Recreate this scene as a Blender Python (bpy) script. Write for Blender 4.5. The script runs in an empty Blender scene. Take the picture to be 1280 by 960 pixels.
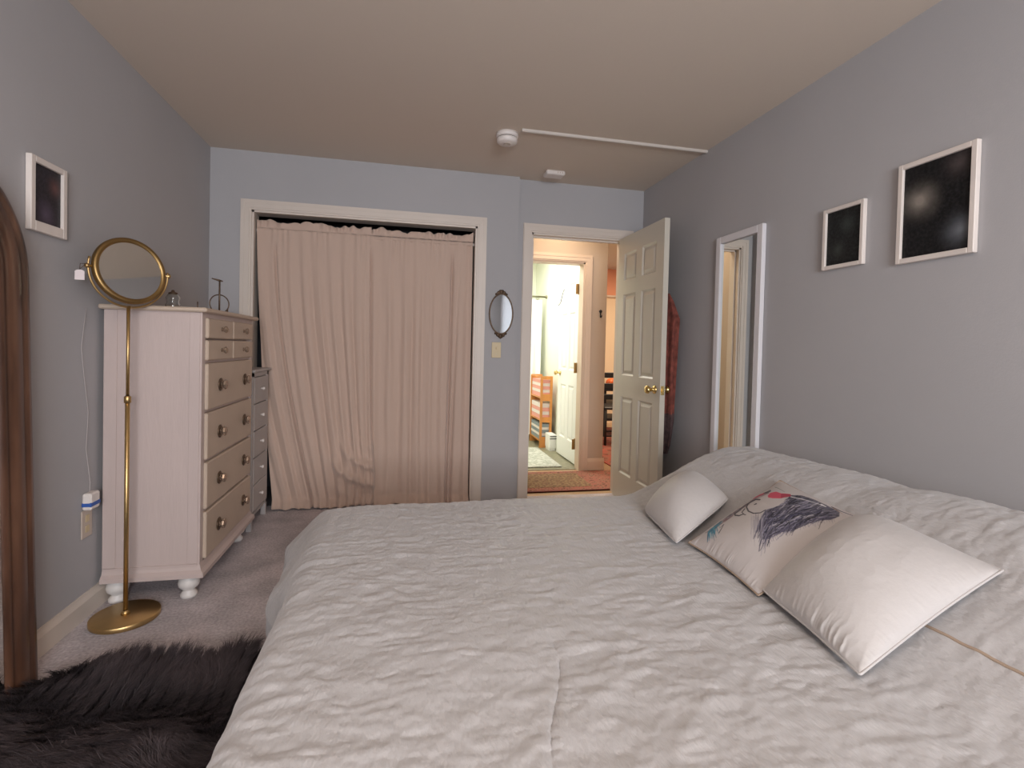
import bpy, math, random
import numpy as np
random.seed(7)
RNG = np.random.default_rng(11)
COL = bpy.context.scene.collection
PI = math.pi
H = 2.44; XR = 3.13; YB = -2.6; D1 = 3.55; D2 = 3.60

# ------------------------------------------------------------------ materials
def mat(name, col, rough=.6, metal=0, noise=None, bump=None, spec=.5, trans=0, sheen=0, coat=0):
    """noise=(scale, amount) tints the colour; bump=(scale, strength, stretch)"""
    m = bpy.data.materials.new(name); m.use_nodes = True
    nt = m.node_tree; b = nt.nodes['Principled BSDF']
    b.inputs['Base Color'].default_value = (*col, 1)
    b.inputs['Roughness'].default_value = rough
    b.inputs['Metallic'].default_value = metal
    b.inputs['Specular IOR Level'].default_value = spec
    b.inputs['Transmission Weight'].default_value = trans
    b.inputs['Sheen Weight'].default_value = sheen
    b.inputs['Coat Weight'].default_value = coat
    tc = nt.nodes.new('ShaderNodeTexCoord')
    def mapping(st):
        mp = nt.nodes.new('ShaderNodeMapping'); mp.inputs['Scale'].default_value = st
        nt.links.new(tc.outputs['Object'], mp.inputs['Vector']); return mp.outputs[0]
    if noise:
        n = nt.nodes.new('ShaderNodeTexNoise'); n.inputs['Scale'].default_value = noise[0]; n.inputs['Detail'].default_value = 5
        nt.links.new(mapping(noise[2] if len(noise) > 2 else (1, 1, 1)), n.inputs['Vector'])
        r = nt.nodes.new('ShaderNodeValToRGB')
        a = noise[1]
        r.color_ramp.elements[0].position = .3; r.color_ramp.elements[1].position = .7
        r.color_ramp.elements[0].color = (*[max(0, c * (1 - a)) for c in col], 1)
        r.color_ramp.elements[1].color = (*[min(1, c * (1 + a)) for c in col], 1)
        nt.links.new(n.outputs['Fac'], r.inputs[0]); nt.links.new(r.outputs[0], b.inputs['Base Color'])
    if bump:
        n = nt.nodes.new('ShaderNodeTexNoise'); n.inputs['Scale'].default_value = bump[0]; n.inputs['Detail'].default_value = 6
        nt.links.new(mapping(bump[2] if len(bump) > 2 else (1, 1, 1)), n.inputs['Vector'])
        bp = nt.nodes.new('ShaderNodeBump'); bp.inputs['Strength'].default_value = bump[1]; bp.inputs['Distance'].default_value = .01
        nt.links.new(n.outputs['Fac'], bp.inputs['Height']); nt.links.new(bp.outputs[0], b.inputs['Normal'])
    return m

def emis(name, col, s):
    m = bpy.data.materials.new(name); m.use_nodes = True
    b = m.node_tree.nodes['Principled BSDF']
    b.inputs['Base Color'].default_value = (*col, 1)
    b.inputs['Emission Color'].default_value = (*col, 1); b.inputs['Emission Strength'].default_value = s
    return m

def ramp_mat(name, stops, scale, rough=.7, stretch=(1, 1, 1), kind='noise', detail=6, bump=0, metal=0):
    m = bpy.data.materials.new(name); m.use_nodes = True
    nt = m.node_tree; b = nt.nodes['Principled BSDF']; b.inputs['Roughness'].default_value = rough; b.inputs['Metallic'].default_value = metal
    tc = nt.nodes.new('ShaderNodeTexCoord'); mp = nt.nodes.new('ShaderNodeMapping'); mp.inputs['Scale'].default_value = stretch
    nt.links.new(tc.outputs['Object'], mp.inputs['Vector'])
    if kind == 'noise':
        n = nt.nodes.new('ShaderNodeTexNoise'); n.inputs['Detail'].default_value = detail; out = n.outputs['Fac']
    elif kind == 'voronoi':
        n = nt.nodes.new('ShaderNodeTexVoronoi'); out = n.outputs['Distance']
    n.inputs['Scale'].default_value = scale
    nt.links.new(mp.outputs[0], n.inputs['Vector'])
    r = nt.nodes.new('ShaderNodeValToRGB'); els = r.color_ramp.elements
    while len(els) < len(stops): els.new(.5)
    for e, (p, c) in zip(els, stops): e.position = p; e.color = (*c, 1)
    nt.links.new(out, r.inputs[0]); nt.links.new(r.outputs[0], b.inputs['Base Color'])
    if bump:
        bp = nt.nodes.new('ShaderNodeBump'); bp.inputs['Strength'].default_value = bump; bp.inputs['Distance'].default_value = .01
        nt.links.new(out, bp.inputs['Height']); nt.links.new(bp.outputs[0], b.inputs['Normal'])
    return m

def vcol_mat(name, rough=.8, sheen=0, attr='Col'):
    m = bpy.data.materials.new(name); m.use_nodes = True
    nt = m.node_tree; b = nt.nodes['Principled BSDF']; b.inputs['Roughness'].default_value = rough
    b.inputs['Sheen Weight'].default_value = sheen
    a = nt.nodes.new('ShaderNodeAttribute'); a.attribute_name = attr
    nt.links.new(a.outputs['Color'], b.inputs['Base Color'])
    return m

M = {}
M['wall'] = mat('wall_paint', (.43, .42, .43), .9, noise=(1.3, .03), bump=(180, .06))
M['ceiling'] = mat('ceiling_paint', (.66, .575, .49), .95, bump=(160, .08))
M['trim'] = mat('trim_paint', (.68, .60, .53), .42, noise=(2, .04))
M['white'] = mat('white_paint', (.72, .68, .65), .45, noise=(3, .04))
M['door'] = mat('door_paint', (.60, .56, .48), .32, noise=(2, .03))
M['dresser'] = mat('dresser_paint', (.54, .44, .41), .5, noise=(6, .05, (1, 1, .25)), bump=(60, .12, (1, 1, .15)))
M['drawer'] = mat('drawer_paint', (.54, .43, .34), .45, noise=(5, .04))
M['cabinet'] = mat('grey_cabinet_paint', (.46, .43, .42), .5, noise=(5, .04))
M['brass'] = mat('aged_brass', (.56, .38, .17), .40, 1, noise=(6, .12))
M['brassy'] = mat('polished_brass', (.75, .55, .22), .2, 1)
M['bronze'] = mat('dark_bronze', (.16, .11, .075), .45, .8, noise=(60, .3))
M['mirror'] = mat('mirror_glass', (.86, .88, .86), .015, 1)
M['rim2'] = mat('antique_hinge_brass', (.36, .22, .08), .4, 1)
M['mirror_dim'] = mat('dimmed_mirror_glass', (.56, .61, .64), .03, 1)  # tint darkened so the bright wall it reflects looks dimmer
M['raceway'] = mat('painted_channel', (.60, .54, .49), .6)
M['mirror_soft'] = mat('magnifying_mirror_glass', (.80, .80, .78), .03, 1)
M['glass'] = mat('clear_glass', (.9, .93, .93), .03, trans=1)
M['black'] = mat('black_metal', (.012, .012, .014), .5)
M['navy'] = mat('navy_cloth', (.012, .012, .035), .9)
M['dark'] = mat('closet_dark', (.10, .10, .11), .95)
M['ivory'] = mat('ivory_plastic', (.62, .50, .30), .4)
M['plastic'] = mat('white_plastic', (.76, .70, .66), .4)
M['plate'] = mat('outlet_plate', (.56, .47, .40), .4)
M['blue'] = mat('blue_tape', (.03, .10, .38), .5)
M['tag'] = mat('paper_tag', (.75, .66, .66), .8)
M['hall'] = mat('hall_paint', (.56, .46, .37), .85, bump=(160, .05))
M['halltrim'] = mat('hall_trim_paint', (.70, .56, .44), .5)
M['bathwall'] = mat('bath_paint', (.80, .82, .70), .8)
M['bathwhite'] = mat('bath_white_paint', (.88, .88, .86), .4)
M['living'] = mat('living_paint', (.85, .66, .46), .85)
M['livingup'] = mat('living_terracotta_paint', (.80, .36, .22), .85)
M['frame'] = mat('white_frame', (.74, .67, .62), .45, noise=(5, .05))
M['mframe'] = mat('white_mirror_frame', (.72, .70, .72), .45)
M['crystal'] = mat('smoked_crystal', (.40, .30, .23), .15, .65)
M['towel_pink'] = mat('pink_terry', (.80, .38, .32), .95, bump=(300, .4))
M['towel_white'] = mat('white_terry', (.82, .74, .70), .95, bump=(300, .4))
M['towel_grey'] = mat('grey_terry', (.28, .32, .34), .95, bump=(300, .4))
M['shelfwood'] = mat('orange_pine', (.62, .25, .06), .45, noise=(8, .2, (1, 1, .15)))
M['curtainwhite'] = mat('white_shower_cloth', (.88, .89, .86), .8)
M['robe'] = mat('rust_cloth', (.20, .055, .04), .95, noise=(25, .45), bump=(60, .3))
M['robedark'] = mat('dark_rust_cloth', (.075, .045, .045), .95, noise=(40, .4))
M['pumpkin'] = mat('orange_gourd', (.75, .15, .03), .5)
M['carpet'] = ramp_mat('carpet', [(.35, (.43, .39, .405)), (.65, (.61, .56, .575))], 90, .98, bump=.6)
def carpet_fix():
    nt = M['carpet'].node_tree
    b = nt.nodes['Principled BSDF']
    n = nt.nodes.new('ShaderNodeTexNoise'); n.inputs['Scale'].default_value = 5; n.inputs['Detail'].default_value = 3
    tc = [x for x in nt.nodes if x.bl_idname == 'ShaderNodeTexCoord'][0]
    nt.links.new(tc.outputs['Object'], n.inputs['Vector'])
    r = nt.nodes.new('ShaderNodeValToRGB'); r.color_ramp.elements[0].position = .35; r.color_ramp.elements[1].position = .65
    r.color_ramp.elements[0].color = (.78, .78, .78, 1); r.color_ramp.elements[1].color = (1.12, 1.1, 1.1, 1)
    mx = nt.nodes.new('ShaderNodeMix'); mx.data_type = 'RGBA'; mx.blend_type = 'MULTIPLY'; mx.inputs[0].default_value = 1
    src = b.inputs['Base Color'].links[0].from_socket
    nt.links.new(n.outputs['Fac'], r.inputs[0]); nt.links.new(src, mx.inputs[6]); nt.links.new(r.outputs[0], mx.inputs[7])
    nt.links.new(mx.outputs[2], b.inputs['Base Color'])
carpet_fix()
M['woodfloor'] = ramp_mat('hall_floorboards', [(.3, (.42, .27, .15)), (.7, (.55, .38, .24))], 6, .25, (1, 12, 1))
M['wood'] = ramp_mat('walnut_wood', [(.25, (.03, .014, .010)), (.5, (.10, .046, .028)), (.8, (.20, .10, .06))], 7, .3, (2, 2, .35), bump=.15)
M['duvet'] = mat('duvet_cotton', (.44, .425, .425), .48, bump=(130, .35, (1, .35, 1)), sheen=.25)
M['cushion'] = mat('cushion_satin', (.48, .455, .445), .42, bump=(70, .1), sheen=.2)
M['piping'] = mat('tan_piping', (.36, .27, .20), .8)
M['curtain'] = mat('blush_velvet', (.58, .43, .35), .85, bump=(400, .15), sheen=.35)
M['fur'] = vcol_mat('dark_fur', .75)
M['furback'] = mat('fur_backing', (.02, .015, .015), 1)
M['print'] = vcol_mat('printed_cotton', .6, 0)

# ------------------------------------------------------------------ mesh builder
class MB:
    def __init__(s): s.v = []; s.f = []; s.sm = []
    def add(s, vs, fs, smooth=False):
        o = len(s.v); s.v += [tuple(map(float, p)) for p in vs]
        for f in fs: s.f.append(tuple(i + o for i in f)); s.sm.append(smooth)
        return s
    def box(s, a, b, bev=0):
        x0, x1 = sorted((a[0], b[0])); y0, y1 = sorted((a[1], b[1])); z0, z1 = sorted((a[2], b[2]))
        if not bev:
            vs = [(x, y, z) for x in (x0, x1) for y in (y0, y1) for z in (z0, z1)]
            return s.add(vs, [(0, 1, 3, 2), (4, 6, 7, 5), (0, 4, 5, 1), (2, 3, 7, 6), (0, 2, 6, 4), (1, 5, 7, 3)])
        e = min(bev, (x1 - x0) / 2.01, (y1 - y0) / 2.01, (z1 - z0) / 2.01)
        vs = []; idx = {}
        def V(p):
            if p not in idx: idx[p] = len(vs); vs.append(p)
            return idx[p]
        X = (x0, x1); Y = (y0, y1); Z = (z0, z1); sg = (1, -1)
        def P(i, j, k, ax):
            p = [X[i], Y[j], Z[k]]; q = [p[0] + e * sg[i], p[1] + e * sg[j], p[2] + e * sg[k]]
            q[ax] = p[ax]; return V(tuple(q))
        fs = []
        for ax in range(3):
            for w in (0, 1):
                r = []
                for (a1, b1) in ((0, 0), (1, 0), (1, 1), (0, 1)):
                    ijk = [0, 0, 0]; ijk[ax] = w; o = [q for q in range(3) if q != ax]; ijk[o[0]] = a1; ijk[o[1]] = b1
                    r.append(P(*ijk, ax))
                fs.append(tuple(r))
        for ax in range(3):
            o = [q for q in range(3) if q != ax]
            for a1 in (0, 1):
                for b1 in (0, 1):
                    c0 = [0, 0, 0]; c0[o[0]] = a1; c0[o[1]] = b1; c1 = c0[:]; c1[ax] = 1
                    fs.append((P(*c0, o[0]), P(*c1, o[0]), P(*c1, o[1]), P(*c0, o[1])))
        for i in (0, 1):
            for j in (0, 1):
                for k in (0, 1): fs.append((P(i, j, k, 0), P(i, j, k, 1), P(i, j, k, 2)))
        return s.add(vs, fs)
    def tube(s, pts, r, n=10, closed=False, caps=True):
        P = [np.array(p, float) for p in pts]; m = len(P)
        rs = r if hasattr(r, '__len__') else [r] * m
        vs = []; up = None
        for i, p in enumerate(P):
            if closed: t = P[(i + 1) % m] - P[i - 1]
            else: t = P[min(i + 1, m - 1)] - P[max(i - 1, 0)]
            t = t / (np.linalg.norm(t) + 1e-12)
            if up is None:
                up = np.array([0, 0, 1.]) if abs(t[2]) < .9 else np.array([1., 0, 0])
            a = up - t * (up @ t); a /= np.linalg.norm(a); up = a; b = np.cross(t, a)
            for k in range(n):
                th = 2 * PI * k / n; vs.append(p + rs[i] * (math.cos(th) * a + math.sin(th) * b))
        fs = []
        for i in range(m if closed else m - 1):
            j = (i + 1) % m
            for k in range(n): fs.append((i * n + k, i * n + (k + 1) % n, j * n + (k + 1) % n, j * n + k))
        if not closed and caps: fs += [tuple(range(n))[::-1], tuple((m - 1) * n + k for k in range(n))]
        return s.add(vs, fs, True)
    def lathe(s, prof, c=(0, 0, 0), n=32, ax=None, smooth=True, cap=True):
        """prof: (radius, height); ax: axis direction"""
        A = np.array(ax if ax is not None else (0, 0, 1), float); A /= np.linalg.norm(A)
        u = np.cross(A, (0, 0, 1.) if abs(A[2]) < .9 else (1., 0, 0)); u /= np.linalg.norm(u); w = np.cross(A, u)
        c = np.array(c, float); vs = []
        for r, h in prof:
            for k in range(n):
                t = 2 * PI * k / n; vs.append(c + A * h + r * (math.cos(t) * u + math.sin(t) * w))
        fs = [(i * n + k, i * n + (k + 1) % n, (i + 1) * n + (k + 1) % n, (i + 1) * n + k) for i in range(len(prof) - 1) for k in range(n)]
        if cap: fs += [tuple(range(n))[::-1], tuple((len(prof) - 1) * n + k for k in range(n))]
        return s.add(vs, fs, smooth)
    def grid(s, X, Y, Z, smooth=True, flip=False):
        a, b = X.shape; o = len(s.v)
        s.v += list(zip(X.ravel().tolist(), Y.ravel().tolist(), Z.ravel().tolist()))
        for i in range(a - 1):
            for j in range(b - 1):
                q = (o + i * b + j, o + (i + 1) * b + j, o + (i + 1) * b + j + 1, o + i * b + j + 1)
                s.f.append(q[::-1] if flip else q); s.sm.append(smooth)
        return s
    def prism(s, poly, ax, a, b, smooth=False):
        """poly in the two other axes (in order), extruded along ax from a to b"""
        def P(p, h):
            q = list(p); q.insert(ax, h); return q
        n = len(poly); vs = [P(p, a) for p in poly] + [P(p, b) for p in poly]
        return s.add(vs, [tuple(range(n))[::-1], tuple(range(n, 2 * n))] + [(i, (i + 1) % n, n + (i + 1) % n, n + i) for i in range(n)], smooth)
    def build(s, name, m, parent=None, fix=True, bevel=0):
        off = np.array(parent['_o']) if parent is not None else np.zeros(3)
        me = bpy.data.meshes.new(name)
        me.from_pydata([(p[0] - off[0], p[1] - off[1], p[2] - off[2]) for p in s.v], [], s.f)
        me.polygons.foreach_set('use_smooth', s.sm)
        if fix:
            import bmesh
            bm = bmesh.new(); bm.from_mesh(me); bmesh.ops.recalc_face_normals(bm, faces=bm.faces); bm.to_mesh(me); bm.free()
        me.materials.append(m); me.update()
        o = bpy.data.objects.new(name, me); COL.objects.link(o)
        if parent is not None: o.parent = parent; o['_o'] = parent['_o']
        else: o['_o'] = [0., 0., 0.]
        if bevel:
            b = o.modifiers.new('edge', 'BEVEL'); b.width = bevel; b.segments = 2; b.limit_method = 'ANGLE'
        return o

def thing(name, label, cat, loc, group=None):
    o = bpy.data.objects.new(name, None); COL.objects.link(o); o.location = loc; o.empty_display_size = .05
    o['_o'] = [float(x) for x in loc]; o['label'] = label; o['category'] = cat
    if group: o['group'] = group
    return o
def tag(o, label, cat, group=None, kind=None):
    o['label'] = label; o['category'] = cat
    if group: o['group'] = group
    if kind: o['kind'] = kind
    return o
def struct(o, label=None, cat=None):
    o['kind'] = 'structure'
    if label: o['label'] = label; o['category'] = cat
    return o
def sthing(name, label, cat, loc):
    o = thing(name, label, cat, loc); o['kind'] = 'structure'; return o

# value noise
def vnoise(x, y, seed=0):
    xi = np.floor(x).astype(np.int64); yi = np.floor(y).astype(np.int64)
    fx = x - xi; fy = y - yi; fx = fx * fx * (3 - 2 * fx); fy = fy * fy * (3 - 2 * fy)
    def h(a, b):
        n = (a * 374761393 + b * 668265263 + seed * 974634777) & 0xffffffff
        n = ((n ^ (n >> 13)) * 1274126177) & 0xffffffff
        return ((n ^ (n >> 16)) & 0xffff) / 65535.
    return (h(xi, yi) * (1 - fx) + h(xi + 1, yi) * fx) * (1 - fy) + (h(xi, yi + 1) * (1 - fx) + h(xi + 1, yi + 1) * fx) * fy
def fbm(x, y, seed=0, o=4):
    r = 0; a = 1; t = 0
    for i in range(o): r = r + a * vnoise(x * 2 ** i, y * 2 ** i, seed + i); t += a; a *= .5
    return r / t
def ridge(x, y, seed=0, o=3):
    r = 0; a = 1; t = 0
    for i in range(o): r = r + a * (1 - np.abs(2 * vnoise(x * 2 ** i, y * 2 ** i, seed + i) - 1)) ** 2; t += a; a *= .5
    return r / t
def sstep(a, b, x): t = np.clip((x - a) / (b - a), 0, 1); return t * t * (3 - 2 * t)

# ------------------------------------------------------------------ room shell
T = .12
MB().box((-.12, YB - .12, -.05), (XR + .12, D2 + .06, 0)).build('floor', M['carpet'])['kind'] = 'structure'
MB().box((-.12, YB - .12, H), (XR + .12, D2 + .12, H + .1)).build('ceiling', M['ceiling'])['kind'] = 'structure'
struct(MB().box((-T, YB, 0), (0, 4.3, H)).build('wall_left', M['wall']), 'grey-blue painted wall behind the white dresser and arched floor mirror', 'wall')
struct(MB().box((XR, YB, 0), (XR + T, 3.60, H)).build('wall_right', M['wall']), 'grey painted wall behind the head of the bed with two dark pictures', 'wall')
# closet wall with its opening
cx0, cx1, ctop = .258, 1.79, 2.048
w = MB().box((0, D1, 0), (cx0, D1 + T, H)).box((cx1, D1, 0), (2.10, D1 + T, H)).box((cx0, D1, ctop), (cx1, D1 + T, H))
struct(w.build('wall_closet', M['wall']), 'pale blue-grey wall around the curtained closet opening', 'wall')
dx0, dx1, dtop = 2.215, 2.98, 2.045
w = MB().box((2.10, D2, 0), (dx0, D2 + T, H)).box((dx1, D2, 0), (XR, D2 + T, H)).box((dx0, D2, dtop), (dx1, D2 + T, H))
struct(w.build('wall_doorway', M['wall']), 'short blue-grey wall around the open bedroom doorway', 'wall')
# wall behind the camera with a window
wx0, wx1, wz0, wz1 = .85, 2.45, .85, 2.1
w = MB().box((0, YB - T, 0), (wx0, YB, H)).box((wx1, YB - T, 0), (XR, YB, H)).box((wx0, YB - T, wz1), (wx1, YB, H)).box((wx0, YB - T, 0), (wx1, YB, wz0))
w.build('wall_window', M['wall'])['kind'] = 'structure'
win = sthing('window_1', 'white framed window lighting the bed from behind the viewer', 'window', (1.65, YB, 1.4))
f = MB()
for a, b in (((wx0, YB - .09, wz0), (wx0 + .05, YB - .03, wz1)), ((wx1 - .05, YB - .09, wz0), (wx1, YB - .03, wz1)),
             ((wx0, YB - .09, wz0), (wx1, YB - .03, wz0 + .05)), ((wx0, YB - .09, wz1 - .05), (wx1, YB - .03, wz1)), ((wx0, YB - .08, 1.45), (wx1, YB - .04, 1.5))): f.box(a, b)
f.build('window_frame', M['trim'], win)
MB().box((wx0 - .06, YB - .03, wz0 - .03), (wx1 + .06, YB + .05, wz0)).build('window_sill', M['trim'], win)

# closet interior
struct(MB().box((0, 4.2, 0), (2.1, 4.3, H)).box((1.98, D1 + T, 0), (2.1, 4.2, H)).box((0, D1 + T, H), (2.1, 4.3, H + .1)).box((0, D1 + T, -.05), (2.1, 4.3, 0)).build('wall_closet_inside', M['dark']))

def casing(name, x0, x1, z1, yf, m, wdt=.068, proud=.018, jamb=T, side=-1, label=None):
    """profiled door casing with a jamb lining; three members in one trim mesh"""
    t = MB()
    steps = ((0, wdt, .55), (.012, wdt - .012, .85), (wdt * .62, wdt - .004, 1.0))
    for a, b, p in steps:
        q = yf + side * proud * p
        t.box((x0 - b, yf, 0), (x0 - a, q, z1 + a)); t.box((x1 + a, yf, 0), (x1 + b, q, z1 + a)); t.box((x0 - b, yf, z1 + a), (x1 + b, q, z1 + b))
    j = -side * jamb
    t.box((x0 - .001, yf, 0), (x0 + .014, yf + j, z1)); t.box((x1 - .014, yf, 0), (x1 + .001, yf + j, z1)); t.box((x0, yf, z1 - .014), (x1, yf + j, z1 + .001))
    return struct(t.build(name, m), label, 'trim' if label else None)
casing('trim_1', cx0, cx1, ctop, D1, M['trim'], label='cream moulded trim framing the curtained closet')
tr = casing('trim_2', dx0, dx1, dtop, D2, M['trim'], label='cream moulded trim framing the open bedroom doorway')
struct(MB().box((dx0 + .014, D2 + .04, 0), (dx0 + .026, D2 + .075, dtop - .014)).box((dx0 + .014, D2 + .04, dtop - .026), (dx1 - .014, D2 + .075, dtop - .014)).build('trim_3', M['trim']))
def baseboard(name, a, b, h=.10, th=.014):
    """a, b: floor points along the wall line, a->b with the room on the left-hand normal"""
    a = np.array([*a, 0.]); b = np.array([*b, 0.]); d = b - a; d /= np.linalg.norm(d); n = np.array([-d[1], d[0], 0])
    pr = [(0, 0), (th, 0), (th, h * .72), (th * .75, h * .8), (th * .45, h * .9), (th * .3, h), (0, h)]
    vs = [a + n * p + np.array([0, 0, q]) for p, q in pr] + [b + n * p + np.array([0, 0, q]) for p, q in pr]
    k = len(pr)
    return struct(MB().add(vs, [tuple(range(k))[::-1], tuple(range(k, 2 * k))] + [(i, (i + 1) % k, k + (i + 1) % k, k + i) for i in range(k)]).build(name, M['trim']))
baseboard('baseboard_left', (0, 3.55), (0, YB))
baseboard('baseboard_right', (XR, YB), (XR, 3.6))


# hall, bathroom and living room beyond
struct(MB().box((2.0, D2 + .06, -.05), (8, 8, 0)).build('floor_hall', M['woodfloor']), 'pale wooden floorboards of the hall', 'floor')
struct(MB().box((2.0, D2 + .12, H), (8, 8, H + .1)).build('ceiling_hall', M['hall']))
hb0, hb1, hbt = 2.33, 2.945, 1.985
w = MB().box((2.1, 4.40, 0), (hb0, 4.52, H)).box((hb1, 4.40, 0), (3.17, 4.52, H)).box((hb0, 4.40, hbt), (hb1, 4.52, H)).box((2.0, 3.7205, 0), (2.103, 4.52, H))
w.box((XR, 3.60, 0), (6.5, 3.72, H))
struct(w.build('wall_hall', M['hall']), 'tan hall wall around the bright bathroom doorway', 'wall')
casing('trim_4', hb0, hb1, hbt, 4.40, M['halltrim'], .07, label='pale trim framing the bathroom doorway across the hall')
struct(MB().prism([(4.40, 0), (4.386, 0), (4.386, .09), (4.395, .12), (4.40, .12)], 0, hb1 + .07, 3.185).build('baseboard_hall', M['halltrim']))
w = MB().box((1.3, 6.6, 0), (3.17, 6.7, H)).box((1.3, 4.52, 0), (1.4, 6.6, H)).box((3.04, 4.52, 0), (3.17, 6.6, H))
w.box((1.3, 4.521, 0), (hb0, 4.53, H))
struct(w.build('wall_bathroom', M['bathwall']), 'pale green-white bathroom wall seen through both doorways', 'wall')
struct(MB().box((1.3, 4.46, 0), (3.04, 6.6, .006)).build('floor_bathroom', M_bt := ramp_mat('olive_tile', [(.3, (.20, .19, .12)), (.7, (.30, .28, .19))], 30, .4)), 'dark olive bathroom floor at the foot of the white door', 'floor')
w = MB().box((3.17, 7.4, 0), (8, 7.5, 2.02)).box((7.5, 3.7, 0), (7.6, 7.5, H))
struct(w.build('wall_living', M['living']), 'cream wall of the far living room', 'wall')
struct(MB().box((3.17, 7.36, 2.02), (8, 7.5, H)).build('wall_living_upper', M['livingup']), 'orange band of wall above the cream one in the far room', 'wall')
struct(MB().box((3.17, 7.34, 2.0), (8, 7.40, 2.03)).build('trim_5', M['halltrim']))

# ------------------------------------------------------------------ panel doors
def panel_door(o, m, axis_x, y0, y1, z0, z1, th, name='panel_face'):
    """six-panel door slab standing in the plane x = axis_x .. axis_x+th, y0..y1"""
    d = MB(); W = y1 - y0; st = .105 * W / .71; ms = .09 * W / .71
    cols = ((y0 + st, (y0 + y1) / 2 - ms / 2), ((y0 + y1) / 2 + ms / 2, y1 - st))
    rows = ((z0 + .21, z0 + .80), (z0 + .965, z0 + 1.585), (z0 + 1.69, z0 + 1.90))
    rows = [(z0 + (a - z0) * (z1 - z0) / 2.03, z0 + (b - z0) * (z1 - z0) / 2.03) for a, b in rows]
    ys = [y0] + [c for cc in cols for c in cc] + [y1]; zs = [z0] + [c for r in rows for c in r] + [z1]
    x0, x1 = axis_x, axis_x + th
    for i in range(5):
        for j in range(7):
            if i in (1, 3) and j in (1, 3, 5):
                for s_, xa in ((1, x0), (-1, x1)):
                    a, b, c, e = ys[i], ys[i + 1], zs[j], zs[j + 1]
                    def ring(k, dep): return [(xa + s_ * dep, a + k, c + k), (xa + s_ * dep, b - k, c + k), (xa + s_ * dep, b - k, e - k), (xa + s_ * dep, a + k, e - k)]
                    R = ring(0, 0) + ring(.012, .011) + ring(.02, .011) + ring(.038, .003)
                    fs = [(q * 4 + w_, q * 4 + (w_ + 1) % 4, q * 4 + 4 + (w_ + 1) % 4, q * 4 + 4 + w_) for q in range(3) for w_ in range(4)] + [(12, 13, 14, 15)]
                    d.add(R, fs)
            else:
                a, b, c, e = ys[i], ys[i + 1], zs[j], zs[j + 1]
                for xa in (x0, x1): d.add([(xa, a, c), (xa, b, c), (xa, b, e), (xa, a, e)], [(0, 1, 2, 3)])
    for a, b in (((x0, y0, z0), (x1, y0, z1)), ((x0, y1, z0), (x1, y1, z1))):
        d.add([(x0, a[1], z0), (x1, a[1], z0), (x1, a[1], z1), (x0, a[1], z1)], [(0, 1, 2, 3)])
    for z in (z0, z1): d.add([(x0, y0, z), (x1, y0, z), (x1, y1, z), (x0, y1, z)], [(0, 1, 2, 3)])
    return d.build(name, m, o, fix=False)
dr = sthing('door_1', 'cream six-panel bedroom door standing open into the room with brass knob', 'door', (2.93, 3.6, 0))
DY0, DY1 = 2.868, 3.585
panel_door(dr, M['door'], 2.925, DY0, DY1, .012, 2.035, .036)
kn = [(.0, .004), (.027, .004), (.029, .0), (.029, -.006), (.014, -.012), (.011, -.03), (.018, -.037), (.027, -.048), (.028, -.057), (.022, -.066), (.0, -.069)]
MB().lathe([(r, h) for r, h in kn], (2.925, 2.94, .905), 24, (1, 0, 0), cap=False).build('door_knob', M['brassy'], dr)
MB().lathe([(r, -h) for r, h in kn], (2.961, 2.94, .905), 24, (1, 0, 0), cap=False).build('door_knob', M['brassy'], dr)
MB().box((2.931, DY0 - .002, .875), (2.955, DY0 + .001, .935)).box((2.936, DY0 - .012, .893), (2.950, DY0, .917)).build('latch_plate', M['brassy'], dr)
for z in (.25, 1.05, 1.80):
    MB().tube([(2.969, 3.585, z - .045), (2.969, 3.585, z + .045)], .006, 10).box((2.961, 3.55, z - .04), (2.9625, 3.584, z + .04)).build('hinge', M['brassy'], dr)
bd = sthing('door_2', 'white bathroom door opened inward with dark brass hinges', 'door', (2.95, 4.55, 0))
panel_door(bd, M['bathwhite'], 2.955, 4.585, 5.20, .02, 1.965, .036)
MB().lathe([(r, h) for r, h in kn], (2.955, 5.13, .905), 20, (1, 0, 0), cap=False).build('door_knob', M['brassy'], bd)
for z in (.23, .98, 1.75):
    MB().tube([(2.948, 4.575, z - .05), (2.948, 4.575, z + .05)], .009, 10).box((2.905, 4.531, z - .05), (2.952, 4.538, z + .05)).build('hinge', M['rim2'], bd)

# ------------------------------------------------------------------ tall dresser
ds = thing('dresser', 'tall cream chest of drawers with glass knobs against the grey wall', 'dresser', (.2, 2.69, 0))
xa, xb, ya, yb = .02, .40, 2.315, 3.07
b = MB()
b.box((xa, ya, .14), (xb - .02, yb, 1.285)); b.box((xb - .02, ya, .159), (xb, ya + .034, 1.285)); b.box((xb - .02, yb - .034, .159), (xb, yb, 1.285)); b.box((xb - .02, ya + .034, 1.262), (xb, yb - .034, 1.285))
b.box((xb - .02, ya, .125), (xb, yb, .158))
for z in (1.064, .838, .612, .386): b.box((xb - .02, ya + .034, z - .006), (xb - .004, yb - .034, z + .006))
# framed side and stiles
for (p, q) in ((xa, xa + .05), (xb - .05, xb - .008)):
    b.box((p, ya - .004, .162), (q, ya - .0002, 1.284), .001)
b.box((xa + .001, ya - .0045, .13), (xb - .009, ya - .0002, .161))
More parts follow.
